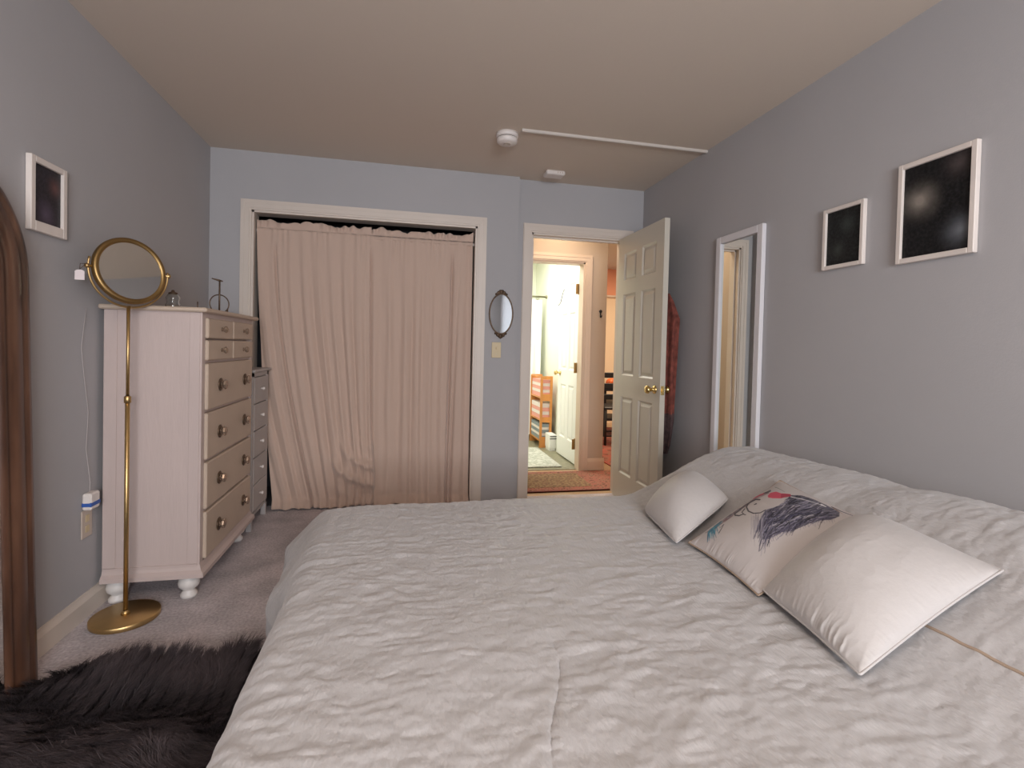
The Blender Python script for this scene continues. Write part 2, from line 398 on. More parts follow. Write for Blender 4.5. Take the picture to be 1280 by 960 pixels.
# flared plinth moulding
pr = [(0, .158), (.004, .15), (.008, .135), (.022, .122), (.022, .104), (0, .104)]
for (p, z), (p2, z2) in zip(pr, pr[1:]):
    b.add([(xa - .0, ya - p, z), (xb + p, ya - p, z), (xb + p, yb + p, z), (xa, yb + p, z), (xa, ya - p2, z2), (xb + p2, ya - p2, z2), (xb + p2, yb + p2, z2), (xa, yb + p2, z2)],
          [(0, 1, 5, 4), (1, 2, 6, 5), (2, 3, 7, 6)])
b.add([(xa, ya - .022, .104), (xb + .022, ya - .022, .104), (xb + .022, yb + .022, .104), (xa, yb + .022, .104)], [(0, 1, 2, 3)])
b.build('body', M['dresser'], ds)
MB().box((xa - .012, ya - .03, 1.285), (xb + .026, yb + .04, 1.305), .006).build('top', M['drawer'], ds)
foot = [(.0, 0), (.030, 0), (.034, .006), (.034, .018), (.024, .030), (.024, .036), (.040, .050), (.044, .066), (.040, .084), (.030, .094), (.034, .104), (.0, .104)]
for (fx, fy) in ((.062, 2.352), (.345, 2.352), (.062, 3.02), (.345, 3.02)):
    MB().lathe(foot, (fx, fy, 0), 28, cap=False).build('foot', M['white'], ds)
def knob(parent, x, y, z, r=.019):
    s = r / .019
    pf = [(0, .0), (.011 * s, 0), (.011 * s, .004), (.006 * s, .005), (.006 * s, .007), (.014 * s, .010), (.019 * s, .017), (.017 * s, .024), (.008 * s, .028), (0, .028)]
    return MB().lathe(pf, (x, y, z), 8, (1, 0, 0), smooth=False, cap=False).build('knob', M['crystal'], parent)
def drawer(y0, y1, z0, z1, knobs, kr):
    d = MB().box((xb - .03, y0, z0), (xb + .012, y1, z1), .005).build('drawer', M['drawer'], ds)
    for ky in knobs:
        if kr > .02: MB().lathe([(0, 0), (.030, 0), (.032, .003), (.026, .006), (0, .006)], (xb + .012, ky, (z0 + z1) / 2), 14, (1, 0, 0)).build('backplate', M['bronze'], d)
        knob(d, xb + (.016 if kr > .02 else .012), ky, (z0 + z1) / 2, kr)
Y0, Y1 = 2.353, 3.036; ymid = (Y0 + Y1) / 2
for z0, z1 in ((1.170, 1.262), (1.070, 1.162)):
    drawer(Y0, ymid - .006, z0, z1, [(Y0 + ymid) / 2], .0165); drawer(ymid + .006, Y1, z0, z1, [(ymid + Y1) / 2], .0165)
for z0, z1 in ((.844, 1.056), (.618, .830), (.392, .604), (.166, .378)):
    drawer(Y0, Y1, z0, z1, [Y0 + .16, Y1 - .14], .024)

# slim grey drawer tower beyond
ct = thing('drawer_tower', 'narrow pale grey tower of small drawers behind the tall dresser', 'cabinet', (.2, 3.3, 0))
xa2, xb2, ya2, yb2 = .03, .385, 3.155, 3.515
b = MB().box((xa2, ya2, .09), (xb2 - .012, yb2, .97))
for yy in (ya2, yb2 - .03):
    for xx in (xa2, xb2 - .03): b.box((xx, yy, 0), (xx + .03, yy + .03, .97))
b.box((xb2 - .014, ya2, .08), (xb2, yb2, .10)).box((xb2 - .014, ya2, .945), (xb2, yb2, .97))
b.build('body', M['cabinet'], ct)
MB().box((xa2 - .01, ya2 - .02, .97), (xb2 + .015, yb2 + .012, .988), .005).build('top', M['cabinet'], ct)
for k in range(5):
    z0 = .105 + k * .168
    d = MB().box((xb2 - .02, ya2 + .035, z0), (xb2 + .002, yb2 - .035, z0 + .162), .003).build('drawer', M['cabinet'], ct)
    MB().lathe([(0, 0), (.006, 0), (.005, .008), (.011, .014), (.010, .021), (0, .024)], (xb2 + .002, 3.335, z0 + .085), 14, (1, 0, 0), cap=False).build('knob', M['plastic'], d)

# ------------------------------------------------------------------ things on the dresser
js = thing('jewelry_stand', 'small bronze T-bar jewelry stand with a ring hoop on the dresser', 'jewelry stand', (.30, 2.83, 1.305))
jx, jy = .30, 2.83
MB().tube([(jx, jy, 1.312), (jx, jy, 1.485)], .0045, 10).build('post', M['bronze'], js)
MB().tube([(jx - .032, jy - .02, 1.492), (jx, jy, 1.484), (jx + .012, jy + .01, 1.482)], [.003, .006, .003], 10).build('crossbar', M['bronze'], js)
a = np.array([.75, .66, 0.]); c0 = np.array([jx, jy, 1.305 + .054])
MB().tube([c0 + .049 * (math.cos(t) * a + math.sin(t) * np.array([0, 0, 1.])) for t in np.linspace(0, 2 * PI, 40, endpoint=False)], .0032, 8, True).build('hoop', M['bronze'], js)
for s_ in (-1, 1):
    q = c0 + a * .042 * s_; MB().lathe([(0, 0), (.012, 0), (.010, .006), (.004, .016), (.004, .028), (0, .03)], (q[0], q[1], 1.305), 14, cap=False).build('foot', M['bronze'], js)
gj = thing('glass_jar', 'small clear glass jar with a dark lid beside the round mirror', 'jar', (.20, 2.52, 1.305))
MB().lathe([(0, 0), (.026, 0), (.030, .004), (.031, .02), (.025, .03), (.028, .04), (.030, .055), (.022, .068), (.018, .072), (.016, .072), (.020, .066), (.027, .054), (.025, .042), (.022, .030), (.028, .02), (.026, .006), (0, .004)], (.20, 2.52, 1.305), 28, cap=False).build('jar_body', M['glass'], gj)
MB().lathe([(0, .072), (.019, .072), (.019, .078), (.008, .082), (.006, .09), (0, .092)], (.20, 2.52, 1.305), 20, cap=False).build('lid', M['bronze'], gj)
st = thing('incense_holder', 'thin upright stick in a small block on the dresser top', 'ornament', (.29, 2.62, 1.305))
MB().tube([(.27, 2.62, 1.309), (.27, 2.62, 1.352)], .0026, 8).build('stick', M['bronze'], st)
MB().lathe([(0, 0), (.012, 0), (.012, .004), (.006, .008), (0, .008)], (.27, 2.62, 1.305), 16).build('holder_base', M['bronze'], st)

# ------------------------------------------------------------------ standing brass mirror
sm = thing('standing_mirror', 'tall brass pedestal mirror with a round tilting glass before the dresser', 'mirror', (.158, 2.185, 0))
px, py = .170, 2.187
MB().lathe([(0, 0), (.119, 0), (.122, .003), (.122, .019), (.119, .022), (0, .022)], (px, py, 0), 56, cap=False).build('base', M['brass'], sm)
MB().tube([(px, py, .02), (px, py, .92)], .0085, 16).lathe([(.0, .022), (.017, .022), (.015, .03), (.009, .036)], (px, py, 0), 20, cap=False).build('pole', M['brass'], sm)
MB().tube([(px, py, .90), (px, py, 1.292)], .0062, 14).build('inner_pole', M['brass'], sm)
MB().lathe([(.009, 0), (.0125, .002), (.0125, .026), (.009, .03)], (px, py, .895), 18, cap=False).build('collar', M['brass'], sm)
phi, th, R = .94, .138, .137
C = np.array([.168, 2.21, 1.438]); C[0] = .167; C[1] = 2.206
A = np.array([math.cos(phi), math.sin(phi), 0]); UP = np.array([0, 0, 1.]); HN = np.cross(UP, A)
Bv = math.cos(th) * UP + math.sin(th) * HN; N = np.cross(A, Bv)           # N faces the viewer
if N @ (np.array([1.27, -.17, 1.16]) - C) < 0: N = -N
rim = [(R - .016, -.012), (R - .004, -.013), (R, -.008), (R + .001, .0), (R, .008), (R - .004, .013), (R - .013, .015), (R - .020, .010), (R - .021, .007)]
head = MB().lathe(rim, C, 72, N, cap=False)
head.lathe([(0, -.012), (R - .015, -.012)], C, 72, N, cap=False, smooth=False)
M['rim'] = mat('antique_brass', (.34, .22, .09), .42, 1, noise=(6, .15))
hd = head.build('mirror_rim', M['rim'], sm)
MB().lathe([(0, .008), (R - .019, .008), (R - .019, .006), (0, .006)], C, 72, N, cap=False, smooth=False).build('glass', M['mirror_soft'], hd)
RY = R + .012
NH = np.array([N[0], N[1], 0]); NH /= np.linalg.norm(NH)
MB().tube([C + RY * (math.cos(t) * A + math.sin(t) * UP) for t in np.linspace(PI - .25, 2 * PI + .1, 48)], .0042, 10).tube([C - UP * (RY - .002), (px, py, 1.285)], .007, 12).build('yoke', M['brass'], sm)
for s_, nm in ((-1, 'pivot'), (1, 'pivot')):
    q = C + A * s_ * (R + .001)
    MB().lathe([(0, 0), (.006, 0), (.005, .008), (.009, .010), (.010, .018), (.006, .022), (0, .022)], q, 18, A * s_, cap=False).build(nm, M['brass'], sm)
q = C - A * (R + .015)
pt = thing('price_tag', 'small white paper tag hanging on string from the round mirror', 'tag', tuple(q))
MB().tube([q + np.array([0, 0, .008]), q + np.array([-.012, -.02, .004]), q + np.array([-.013, -.022, -.018])], .0012, 6).tube([q + np.array([0, 0, .008]), q + np.array([-.004, -.015, -.004]), q + np.array([-.013, -.022, -.018])], .0012, 6).build('string', M['bronze'], pt)
c = q + np.array([-.013, -.022, -.020]); e = np.array([.015, .002, 0])
MB().add([c - e + (0, 0, -.038), c + e + (0, 0, -.038), c + e + (0, 0, -.005), c + e * .5, c - e * .5, c - e + (0, 0, -.005)] + [p + np.array([0, .0012, 0]) for p in (c - e + (0, 0, -.038), c + e + (0, 0, -.038), c + e + (0, 0, -.005), c + e * .5, c - e * .5, c - e + (0, 0, -.005))],
         [(0, 1, 2, 3, 4, 5), (11, 10, 9, 8, 7, 6)] + [(i, (i + 1) % 6, 6 + (i + 1) % 6, 6 + i) for i in range(6)]).build('paper', M['tag'], pt)

# ------------------------------------------------------------------ arched floor mirror leaning on the left wall
am = thing('arched_floor_mirror', 'arched dark walnut floor mirror leaning on the grey wall', 'mirror', (.06, 1.5, 0))
Ra = .352; yc = 1.808 - Ra; zc = 1.362; sw = .124
def archp(r, z0):
    p = [(yc + r, z0)] + [(yc + r * math.cos(t), zc + r * math.sin(t)) for t in np.linspace(0, PI, 49)] + [(yc - r, z0)]
    return p
def lean(z): return .062 - .040 * z / 1.7
prof = [(0, 0), (.0, .024), (.010, .033), (.030, .036), (.040, .030), (.048, .034), (.088, .030), (.100, .022), (.104, .026), (.117, .020), (.124, .012), (.124, 0)]
fm = MB(); rings = []
for d_, h_ in prof:
    pts = archp(Ra - d_, .0 + (0 if d_ < .05 else 0))
    rings.append([(lean(z) + h_, y, z) for y, z in pts])
n = len(rings[0])
fm.add([p for r_ in rings for p in r_], [(i * n + j, i * n + j + 1, (i + 1) * n + j + 1, (i + 1) * n + j) for i in range(len(prof) - 1) for j in range(n - 1)], True)
for j in (0, n - 1): fm.add([r_[j] for r_ in rings], [tuple(range(len(rings)))])
fm.box((.062, yc - Ra + sw - .001, .004), (.088, yc + Ra - sw + .001, .035))
amf = fm.build('wooden_frame', M['wood'], am)
pts = archp(Ra - sw + .004, .03)
MB().add([(lean(z) + .014, y, z) for y, z in pts], [tuple(range(len(pts)))]).add([(lean(z) + .004, y, z) for y, z in pts], [tuple(range(len(pts)))]).build('mirror_glass', M['mirror'], am)

# ------------------------------------------------------------------ pictures
def art_mat(name, base, blobs, scale=6):
    """dark photographic print with soft pale clouds; blobs: (y, z, r, colour, gain)"""
    m = bpy.data.materials.new(name); m.use_nodes = True; nt = m.node_tree; b = nt.nodes['Principled BSDF']; b.inputs['Roughness'].default_value = .35
    b.inputs['Specular IOR Level'].default_value = .25
    tc = nt.nodes.new('ShaderNodeTexCoord')
    n = nt.nodes.new('ShaderNodeTexNoise'); n.inputs['Scale'].default_value = 90; n.inputs['Detail'].default_value = 5; nt.links.new(tc.outputs['Object'], n.inputs['Vector'])
    cur = nt.nodes.new('ShaderNodeValToRGB'); cur.color_ramp.elements[0].position = .4; cur.color_ramp.elements[0].color = (*[c * .6 for c in base], 1); cur.color_ramp.elements[1].position = .8; cur.color_ramp.elements[1].color = (*[c * 2.2 for c in base], 1)
    nt.links.new(n.outputs['Fac'], cur.inputs[0]); out = cur.outputs[0]
    n2 = nt.nodes.new('ShaderNodeTexNoise'); n2.inputs['Scale'].default_value = 14; n2.inputs['Detail'].default_value = 7; nt.links.new(tc.outputs['Object'], n2.inputs['Vector'])
    for (y, z, r, c, g) in blobs:
        mp = nt.nodes.new('ShaderNodeMapping'); mp.inputs['Location'].default_value = (0, -y / r, -z / r); mp.inputs['Scale'].default_value = (0, 1 / r, 1 / r)
        nt.links.new(tc.outputs['Object'], mp.inputs[0])
        gr = nt.nodes.new('ShaderNodeTexGradient'); gr.gradient_type = 'QUADRATIC_SPHERE'; nt.links.new(mp.outputs[0], gr.inputs[0])
        mu = nt.nodes.new('ShaderNodeMath'); mu.operation = 'MULTIPLY'; nt.links.new(gr.outputs['Fac'], mu.inputs[0]); nt.links.new(n2.outputs['Fac'], mu.inputs[1])
        m2 = nt.nodes.new('ShaderNodeMath'); m2.operation = 'MULTIPLY'; m2.inputs[1].default_value = g * 2; nt.links.new(mu.outputs[0], m2.inputs[0])
        mx = nt.nodes.new('ShaderNodeMix'); mx.data_type = 'RGBA'; mx.clamp_factor = True
        nt.links.new(m2.outputs[0], mx.inputs[0]); nt.links.new(out, mx.inputs[6]); mx.inputs[7].default_value = (*c, 1); out = mx.outputs[2]
    nt.links.new(out, b.inputs['Base Color']); return m
def picture(label, wallx, s_, y0, y1, z0, z1, fw, m, top=None, bot=None):
    """s_: direction into the room"""
    top = fw if top is None else top; bot = fw if bot is None else bot
    o = thing('framed_picture', label, 'picture', (wallx, (y0 + y1) / 2, (z0 + z1) / 2))
    X0, X1 = wallx + s_ * .001, wallx + s_ * .020
    f = MB()
    f.box((X0, y0, z0), (X1, y0 + fw, z1), .002).box((X0, y1 - fw, z0), (X1, y1, z1), .002).box((X0, y0 + fw, z1 - top), (X1, y1 - fw, z1), .002).box((X0, y0 + fw, z0), (X1, y1 - fw, z0 + bot), .002)
    f.build('frame', M['frame'], o)
    MB().box((X0, y0 + fw - .001, z0 + bot - .001), (wallx + s_ * .010, y1 - fw + .001, z1 - top + .001)).build('print', m, o)
picture('large white framed dark cloudy print, nearest the viewer on the right wall', XR, -1, 1.154, 1.428, 1.516, 1.890, .019,
        art_mat('dark_cloud_print', (.011, .011, .012), [(.055, .035, .10, (.26, .23, .20), 1.1), (-.085, -.10, .09, (.15, .16, .18), 1.0), (-.07, .13, .08, (.09, .07, .07), .8)]))
picture('small white framed black speckled print between the tall mirror and larger print', XR, -1, 1.572, 1.780, 1.543, 1.812, .017,
        art_mat('black_speckle_print', (.012, .013, .013), [(-.02, .05, .07, (.06, .07, .065), .8), (.03, -.05, .06, (.05, .055, .05), .8)]))
picture('white framed dark purple-brown print on the left wall above the brass mirror', 0, 1, 1.877, 2.067, 1.528, 1.787, .022,
        art_mat('purple_smoke_print', (.016, .012, .018), [(.04, .05, .06, (.13, .055, .05), 1.0), (-.01, -.06, .08, (.10, .075, .12), 1.0)]), bot=.036)

# tall white wall mirror
wm = thing('wall_mirror', 'tall narrow white framed mirror hung low beside the bed', 'mirror', (XR, 2.37, .6))
y0, y1, z0, z1, fw = 2.166, 2.57, .42, 1.85, .042
f = MB().box((XR - .001, y0, z0), (XR - .026, y0 + fw, z1), .003).box((XR - .001, y1 - fw, z0), (XR - .026, y1, z1), .003).box((XR - .001, y0 + fw, z1 - fw), (XR - .026, y1 - fw, z1), .003).box((XR - .001, y0 + fw, z0), (XR - .026, y1 - fw, z0 + fw), .003)
f.build('frame', M['mframe'], wm)
MB().box((XR - .001, y0 + fw - .001, z0 + fw - .001), (XR - .012, y1 - fw + .001, z1 - fw + .001)).build('glass', M['mirror'], wm)

# ------------------------------------------------------------------ oval mirror and switch on the closet wall
om = thing('oval_mirror', 'small oval mirror in a thin bronze frame above the light switch', 'mirror', (1.980, D1, 1.41))
ox, oz = 1.980, 1.412; ra, rb = .088, .148
MB().tube([(ox + ra * math.cos(t), D1 - .010, oz + rb * math.sin(t)) for t in np.linspace(0, 2 * PI, 64, endpoint=False)], .0055, 8, True).build('frame', M['bronze'], om)
MB().add([(ox + ra * math.cos(t), D1 - .009, oz + rb * math.sin(t)) for t in np.linspace(0, 2 * PI, 64, endpoint=False)] + [(ox + ra * math.cos(t), D1 - .002, oz + rb * math.sin(t)) for t in np.linspace(0, 2 * PI, 64, endpoint=False)], [tuple(range(64)), tuple(range(64, 128))[::-1]] + [(i, (i + 1) % 64, 64 + (i + 1) % 64, 64 + i) for i in range(64)]).build('glass', M['mirror_dim'], om)
for sgn in (1, -1):
    c_ = MB()
    for k, (dx, dz, r_) in enumerate(((0, .164, .016), (-.020, .157, .014), (.020, .157, .014), (-.038, .146, .010), (.038, .146, .010), (-.010, .172, .008), (.010, .172, .008), (0, .178 if sgn < 0 else .172, .008))):
        c_.lathe([(0, -.012), (r_ * .7, -.011), (r_, -.004), (r_, 0), (0, 0)], (ox + dx, D1 - .002, oz + sgn * dz), 14, (0, 1, 0), cap=False)
    c_.build('scroll_crest', M['bronze'], om)
sw_ = thing('light_switch', 'ivory toggle light switch plate below the oval mirror', 'switch', (1.951, D1, 1.142))
MB().box((1.916, D1 - .006, 1.084), (1.986, D1 - .0005, 1.200), .002).build('plate', M['ivory'], sw_)
MB().box((1.946, D1 - .016, 1.146), (1.956, D1 - .006, 1.162), .002).build('toggle', M['ivory'], sw_)
for z in (1.112, 1.172): MB().lathe([(0, 0), (.003, 0), (.003, .0015), (0, .0015)], (1.951, D1 - .006, z), 10, (0, -1, 0)).build('screw', M['plate'], sw_)

# outlet with adapter and cord on the left wall
ot = thing('wall_outlet', 'cream duplex outlet low on the grey wall beside the dresser', 'outlet', (0, 2.23, .40))
oy = 2.232
MB().box((.0005, oy - .035, .332), (.006, oy + .035, .448), .002).build('plate', M['plate'], ot)
for z in (.368, .412): MB().box((.006, oy - .013, z - .014), (.008, oy + .013, z + .014), .001).build('socket', M['ivory'], ot)
pa = thing('plug_adapter', 'white plug-in adapter with blue tape above the outlet', 'adapter', (0, oy, .5))
MB().box((.0005, oy - .030, .450), (.035, oy + .035, .52), .006).build('housing', M['plastic'], pa)
MB().box((.0007, oy - .031, .465), (.0365, oy + .036, .482), .002).build('tape', M['blue'], pa)
MB().tube([(.014, oy, .52), (.010, oy + .01, .56), (.005, oy - .01, .70), (.004, oy + .005, .85), (.004, oy - .025, 1.0), (.004, oy - .045, 1.12), (.004, oy - .015, 1.28)], .0011, 6).build('cord', mat('grey_cord', (.50, .46, .45), .7), pa)

# ceiling devices
sd = thing('smoke_detector', 'round white smoke detector on the tan ceiling', 'smoke detector', (1.855, 2.82, H))
sx, sy_ = 1.855, 2.825
MB().lathe([(0, 0), (.066, 0), (.066, -.022), (.060, -.026), (0, -.026)], (sx, sy_, H), 40, cap=False).build('mounting_base', M['plastic'], sd)
MB().lathe([(.054, -.026), (.054, -.031), (.0, -.031)], (sx, sy_, H), 40, cap=False).build('vent_gap', M['black'], sd)
MB().lathe([(0, -.031), (.060, -.031), (.062, -.036), (.060, -.052), (.050, -.060), (0, -.062)], (sx, sy_, H), 40, cap=False).build('cover', M['plastic'], sd)
MB().lathe([(.020, -.0605), (.022, -.064), (.018, -.064), (.016, -.0615), (0, -.0625)], (sx, sy_, H), 24, cap=False).build('test_button', M['plate'], sd)
tag(MB().prism([(-.011 + sy_ - .085, H), (-.011 + sy_ - .085, H - .010), (-.006 + sy_ - .085, H - .015), (.006 + sy_ - .085, H - .015), (.011 + sy_ - .085, H - .010), (.011 + sy_ - .085, H)], 0, 1.925, XR).build('cable_raceway', M['raceway']),
    'long thin white cable channel running across the ceiling', 'cable channel')
cd = thing('carbon_monoxide_alarm', 'small boxy white alarm on the ceiling near the doorway', 'alarm', (2.316, 3.38, H))
MB().box((2.245, 3.33, H - .032), (2.385, 3.43, H), .008).build('housing', M['plastic'], cd)
g_ = MB()
for k in range(3): g_.box((2.325 + .017 * k, 3.3285, H - .022), (2.333 + .017 * k, 3.3305, H - .012))
g_.build('vent_slots', M['plate'], cd)

# ------------------------------------------------------------------ closet curtains
def curtain(label, xt0, xt1, xb0, xb1, folds, seed, bunch):
    o = thing('closet_curtain', label, 'curtain', ((xt0 + xt1) / 2, 3.55, 0), 'blush curtains on the closet rod')
    nu, nv = 260, 150
    u, v = np.meshgrid(np.linspace(0, 1, nu), np.linspace(0, 1, nv), indexing='ij')
    ztop = 1.940
    ew = .35 * v + .65 * v ** 2
    x = (xt0 + (xt1 - xt0) * u) * (1 - ew) + (xb0 + (xb1 - xb0) * u) * ew
    ue = u - .26 * bunch * v ** 2 * (1 - u ** 3)
    ph = ue * folds * 2 * PI + 2.4 * (fbm(ue * 3, v * .8, seed) - .5) * 2
    sweep = bunch * (u ** 1.5) * v ** 3
    amp = (.003 + .009 * np.clip(v * 2.5, 0, 1)) * (.15 + 1.3 * fbm(ue * 5, v * .6, seed + 5))
    y = 3.603 - bunch * .012 - amp * np.sin(ph + 5 * sweep) - .0018 * np.sin(ph * 2.3 + 1 + 3 * v) * np.clip(v * 3, .3, 1)
    y += (fbm(u * 4 + 9, v * 5, seed + 9) - .5) * .02 * v
    z = ztop - v * ztop
    y += .045 * np.exp(-((ue - (.15 if bunch else .80 - .04 * v ** 2)) / .013) ** 2) * sstep(.02, .12, v) * (.5 + .5 * v)
    y += (.035 * sstep(.982, 1, u) if bunch else .022 * (1 - sstep(.0, .05, u))) * sstep(.02, .1, v)
    # tight gathers just under the rod
    y += .004 * np.sin(u * 95 + 3 * np.sin(u * 17 + seed)) * np.exp(-v * 16)
    # gathered, lifted lower corner
    if bunch > 0:
        g = np.exp(-((u - .88) / .26) ** 2 - ((z - .20) / .26) ** 2)
        y -= .085 * g
        rr = np.sqrt(((u - 1.02) * .75) ** 2 + (z - .55) ** 2)
        g2 = sstep(.50, .72, u) * np.exp(-((z - .26) / .17) ** 2)
        y -= .040 * (.5 + .5 * np.sin(rr * 50 + 1.2 * fbm(u * 4, v * 4, 77))) ** 2 * g2
        z = z + .035 * np.exp(-((u - .9) / .25) ** 2) * v ** 6
        x = x + .03 * g
    else:
        g = np.exp(-((u - .06) / .12) ** 2 - ((z - .08) / .14) ** 2) + np.exp(-((u - .80) / .1) ** 2 - ((z - .06) / .20) ** 2)
        y -= .030 * g
        y -= .05 * np.exp(-((u - .80 - .08 * (1 - v)) / .012) ** 2) * v * -.6
    # fabric spreads a little on the floor at its hem
    y -= .05 * sstep(.96, 1, v) * (.5 + fbm(u * 9, v, seed + 3))
    z = np.maximum(z, .006 + .010 * fbm(u * 14, v * 3, seed + 4))
    m = MB().grid(x, y, z)
    pn = m.build('panel', M['curtain'], o, fix=False)
    s_ = pn.modifiers.new('thick', 'SOLIDIFY'); s_.thickness = .002; s_.offset = 0
    # ruffled header above the rod pocket
    u2, v2 = np.meshgrid(np.linspace(0, 1, 260), np.linspace(0, 1, 8), indexing='ij')
    hgt = .022 + .042 * fbm(u2 * 9, u2 * 0, seed + 20, 3) + .010 * np.abs(np.sin(u2 * 24 + 4 * fbm(u2 * 5, u2 * 0, seed + 30)))
    xx = xt0 + (xt1 - xt0) * u2; yy = 3.600 + .012 * np.sin(u2 * 60 + 5 * np.sin(u2 * 9)) * v2 - .010; zz = 1.925 + .014 + hgt * v2
    ru = MB().grid(xx, yy, zz)
    uu, tt = np.meshgrid(np.linspace(0, 1, 260), np.linspace(-PI * .5, PI * 1.0, 12), indexing='ij')
    rr = .014 + .0015 * np.sin(uu * 95 + 3 * np.sin(uu * 17))
    ru.grid(xt0 + (xt1 - xt0) * uu, 3.612 - rr * np.cos(tt - PI * .25), 1.925 - rr * np.sin(tt - PI * .25) * 1.0)
    rh = ru.build('ruffled_header', M['curtain'], o, fix=False)
    s_ = rh.modifiers.new('thick', 'SOLIDIFY'); s_.thickness = .0015; s_.offset = 0
    return o
curtain('left blush closet curtain with its lower corner gathered up in folds', .280, 1.035, .410, 1.075, 8, 3, 1.0)
curtain('right blush closet curtain hanging straight beside the oval mirror wall', 1.020, 1.765, 1.060, 1.770, 7, 8, 0)
cr = MB().tube([(.274, 3.612, 1.925), (1.775, 3.612, 1.925)], .011, 14)
tag(cr.build('curtain_rod', M['white']), 'slim rod holding the blush curtains across the closet', 'curtain rod')
tag(MB().box((.30, 3.80, .85), (.50, 3.95, 1.90), .02).build('hanging_garment', M['navy']), 'dark navy garment hanging inside the closet at the curtain edge', 'garment')

# ------------------------------------------------------------------ duvet on the bed
BX0, BX1, BY0, BY1, BZ = .985, 3.105, .36, 1.955, .505
def ztop(x, y):
    """height of the made-up bed surface incl. the pillows beneath"""
    k = sstep(2.22, 2.80, x) * (1 - .55 * sstep(2.88, 3.10, x))
    h = .205 + .040 * sstep(1.9, .8, y)
    h = h * (1 - .05 * np.exp(-((y - 1.18) / .10) ** 2))
    return BZ + h * k
def bed_surface(x, y):
    z = ztop(x, y)
    z = z + .014 * (fbm(x * 2.2, y * 2.2, 1) - .5)
    # soft rumples, broken into short glints
    a = x * .80 + y * .60; b_ = -x * .60 + y * .80
    wx = x + .05 * fbm(x * 5, y * 5, 41); wy = y + .05 * fbm(x * 5, y * 5, 43)
    am = .45 + 1.0 * fbm(x * 2.5, y * 2.5, 51, 2)
    z = z + .0048 * am * (ridge(wx * 9, wy * 20, 4, 2) - .5)
    z = z + .0042 * am * (fbm(wx * 30, wy * 42, 14, 2) - .5)
    z = z + .006 * (ridge(a * 4, b_ * 6, 24, 2) - .5) * sstep(.7, 1.7, x)
    z = z + .0007 * np.sin(x * 150 + 6 * fbm(x * 8, y * 8, 3)) * sstep(1.2, 1.6, y)
    z = z - .004 * np.exp(-((x - 1.56 - .05 * np.sin(y * 9)) / .008) ** 2) * sstep(.5, .6, y) * (1 - sstep(.85, 1.0, y))
    return z
def duvet():
    ns, nt = 620, 560
    LF, LS = .40, .34
    s, t = np.meshgrid(np.linspace(-LF, BX1 - BX0, ns), np.linspace(-LS, (BY1 - BY0) + LS, nt), indexing='ij')
    def edge(d, r=.055):
        """d>0: distance past the mattress edge -> (outward, drop)"""
        d = np.maximum(d, 0); a = np.minimum(d / r, PI / 2)
        return r * np.sin(a), r * (1 - np.cos(a)) + np.maximum(d - r * PI / 2, 0)
    r = .055
    wob = .04 * (fbm(t * 2.4, s * 0, 61) - .5)
    of, dfall = edge(-s - 0 + 0 * wob); on, dn = edge(-t); oy_, dfar = edge(t - (BY1 - BY0))
    x = BX0 + r + np.maximum(s, 0) * ((BX1 - BX0 - r - .015) / (BX1 - BX0)) - of; y = BY0 + r + np.clip(t, 0, BY1 - BY0) * ((BY1 - BY0 - 2 * r) / (BY1 - BY0)) - on + oy_
    xc = np.clip(x, BX0, BX1); yc_ = np.clip(y, BY0, BY1)
    z = bed_surface(x, y)
    ds = np.maximum(dn, dfar); drop = (dfall ** 4 + ds ** 4) ** .25
    # the hanging foot flares outward near the far corner, with tucked folds
    fl = .55 * sstep(1.2, 1.55, y) + .45 * sstep(1.5, 1.9, y)
    k = sstep(-.03, .20, dfall)
    x = x - k * (.008 + .12 * fl) - .008 * np.sin(y * 21 + 3 * fbm(y * 4, z * 0, 5)) * sstep(.03, .2, dfall)
    x = x - .035 * fl * np.exp(-((dfall - .20) / .06) ** 2) * np.sin(y * 13)
    y = y + sstep(.02, .30, dfar) * .02 + .015 * np.sin(x * 19) * sstep(.03, .2, dfar) - sstep(.02, .3, dn) * .02 - .015 * np.sin(x * 17) * sstep(.03, .2, dn)
    x = x - .02 * sstep(.03, .25, drop) * ridge(y * 9, drop * 9, 33, 2)
    z = z - drop * (1 - .10 * fl)
    z = np.maximum(z, .03)
    # soft wavy upper edges
    z = z - .012 * sstep(.10, 0, np.maximum(s, 0)) * fbm(t * 5, s, 71)
    o = MB().grid(x, y, z).build('duvet', M['duvet'], fix=False)
    sd_ = o.modifiers.new('thick', 'SOLIDIFY'); sd_.thickness = .012; sd_.offset = -1 if False else 1
    return o
dv = duvet()
tag(dv, 'crinkled off-white duvet spread over the whole bed', 'duvet')
sy2 = np.linspace(1.15, .37, 60); 
sxs = 2.395 + .02 * np.sin(sy2 * 4)
sp = [(float(a_), float(b_), float(bed_surface(np.array([a_]), np.array([b_]))[0]) + .0145) for a_, b_ in zip(sxs, sy2)]
MB().tube(sp, .0035, 8).build('piped_seam', M['piping'], dv)
bed = thing('bed', 'low bed under the off-white duvet with its head at the right wall', 'bed', (2.05, 1.15, 0))
MB().box((1.06, .44, .20), (3.08, 1.88, .455), .05).build('mattress', M['white'], bed)
MB().box((1.05, .43, .10), (3.09, 1.89, .20), .01).build('bed_frame', M['wood'], bed)
for bx in (1.12, 3.0):
    for by in (.5, 1.82): MB().box((bx - .03, by - .03, 0), (bx + .03, by + .03, .10)).build('leg', M['wood'], bed)

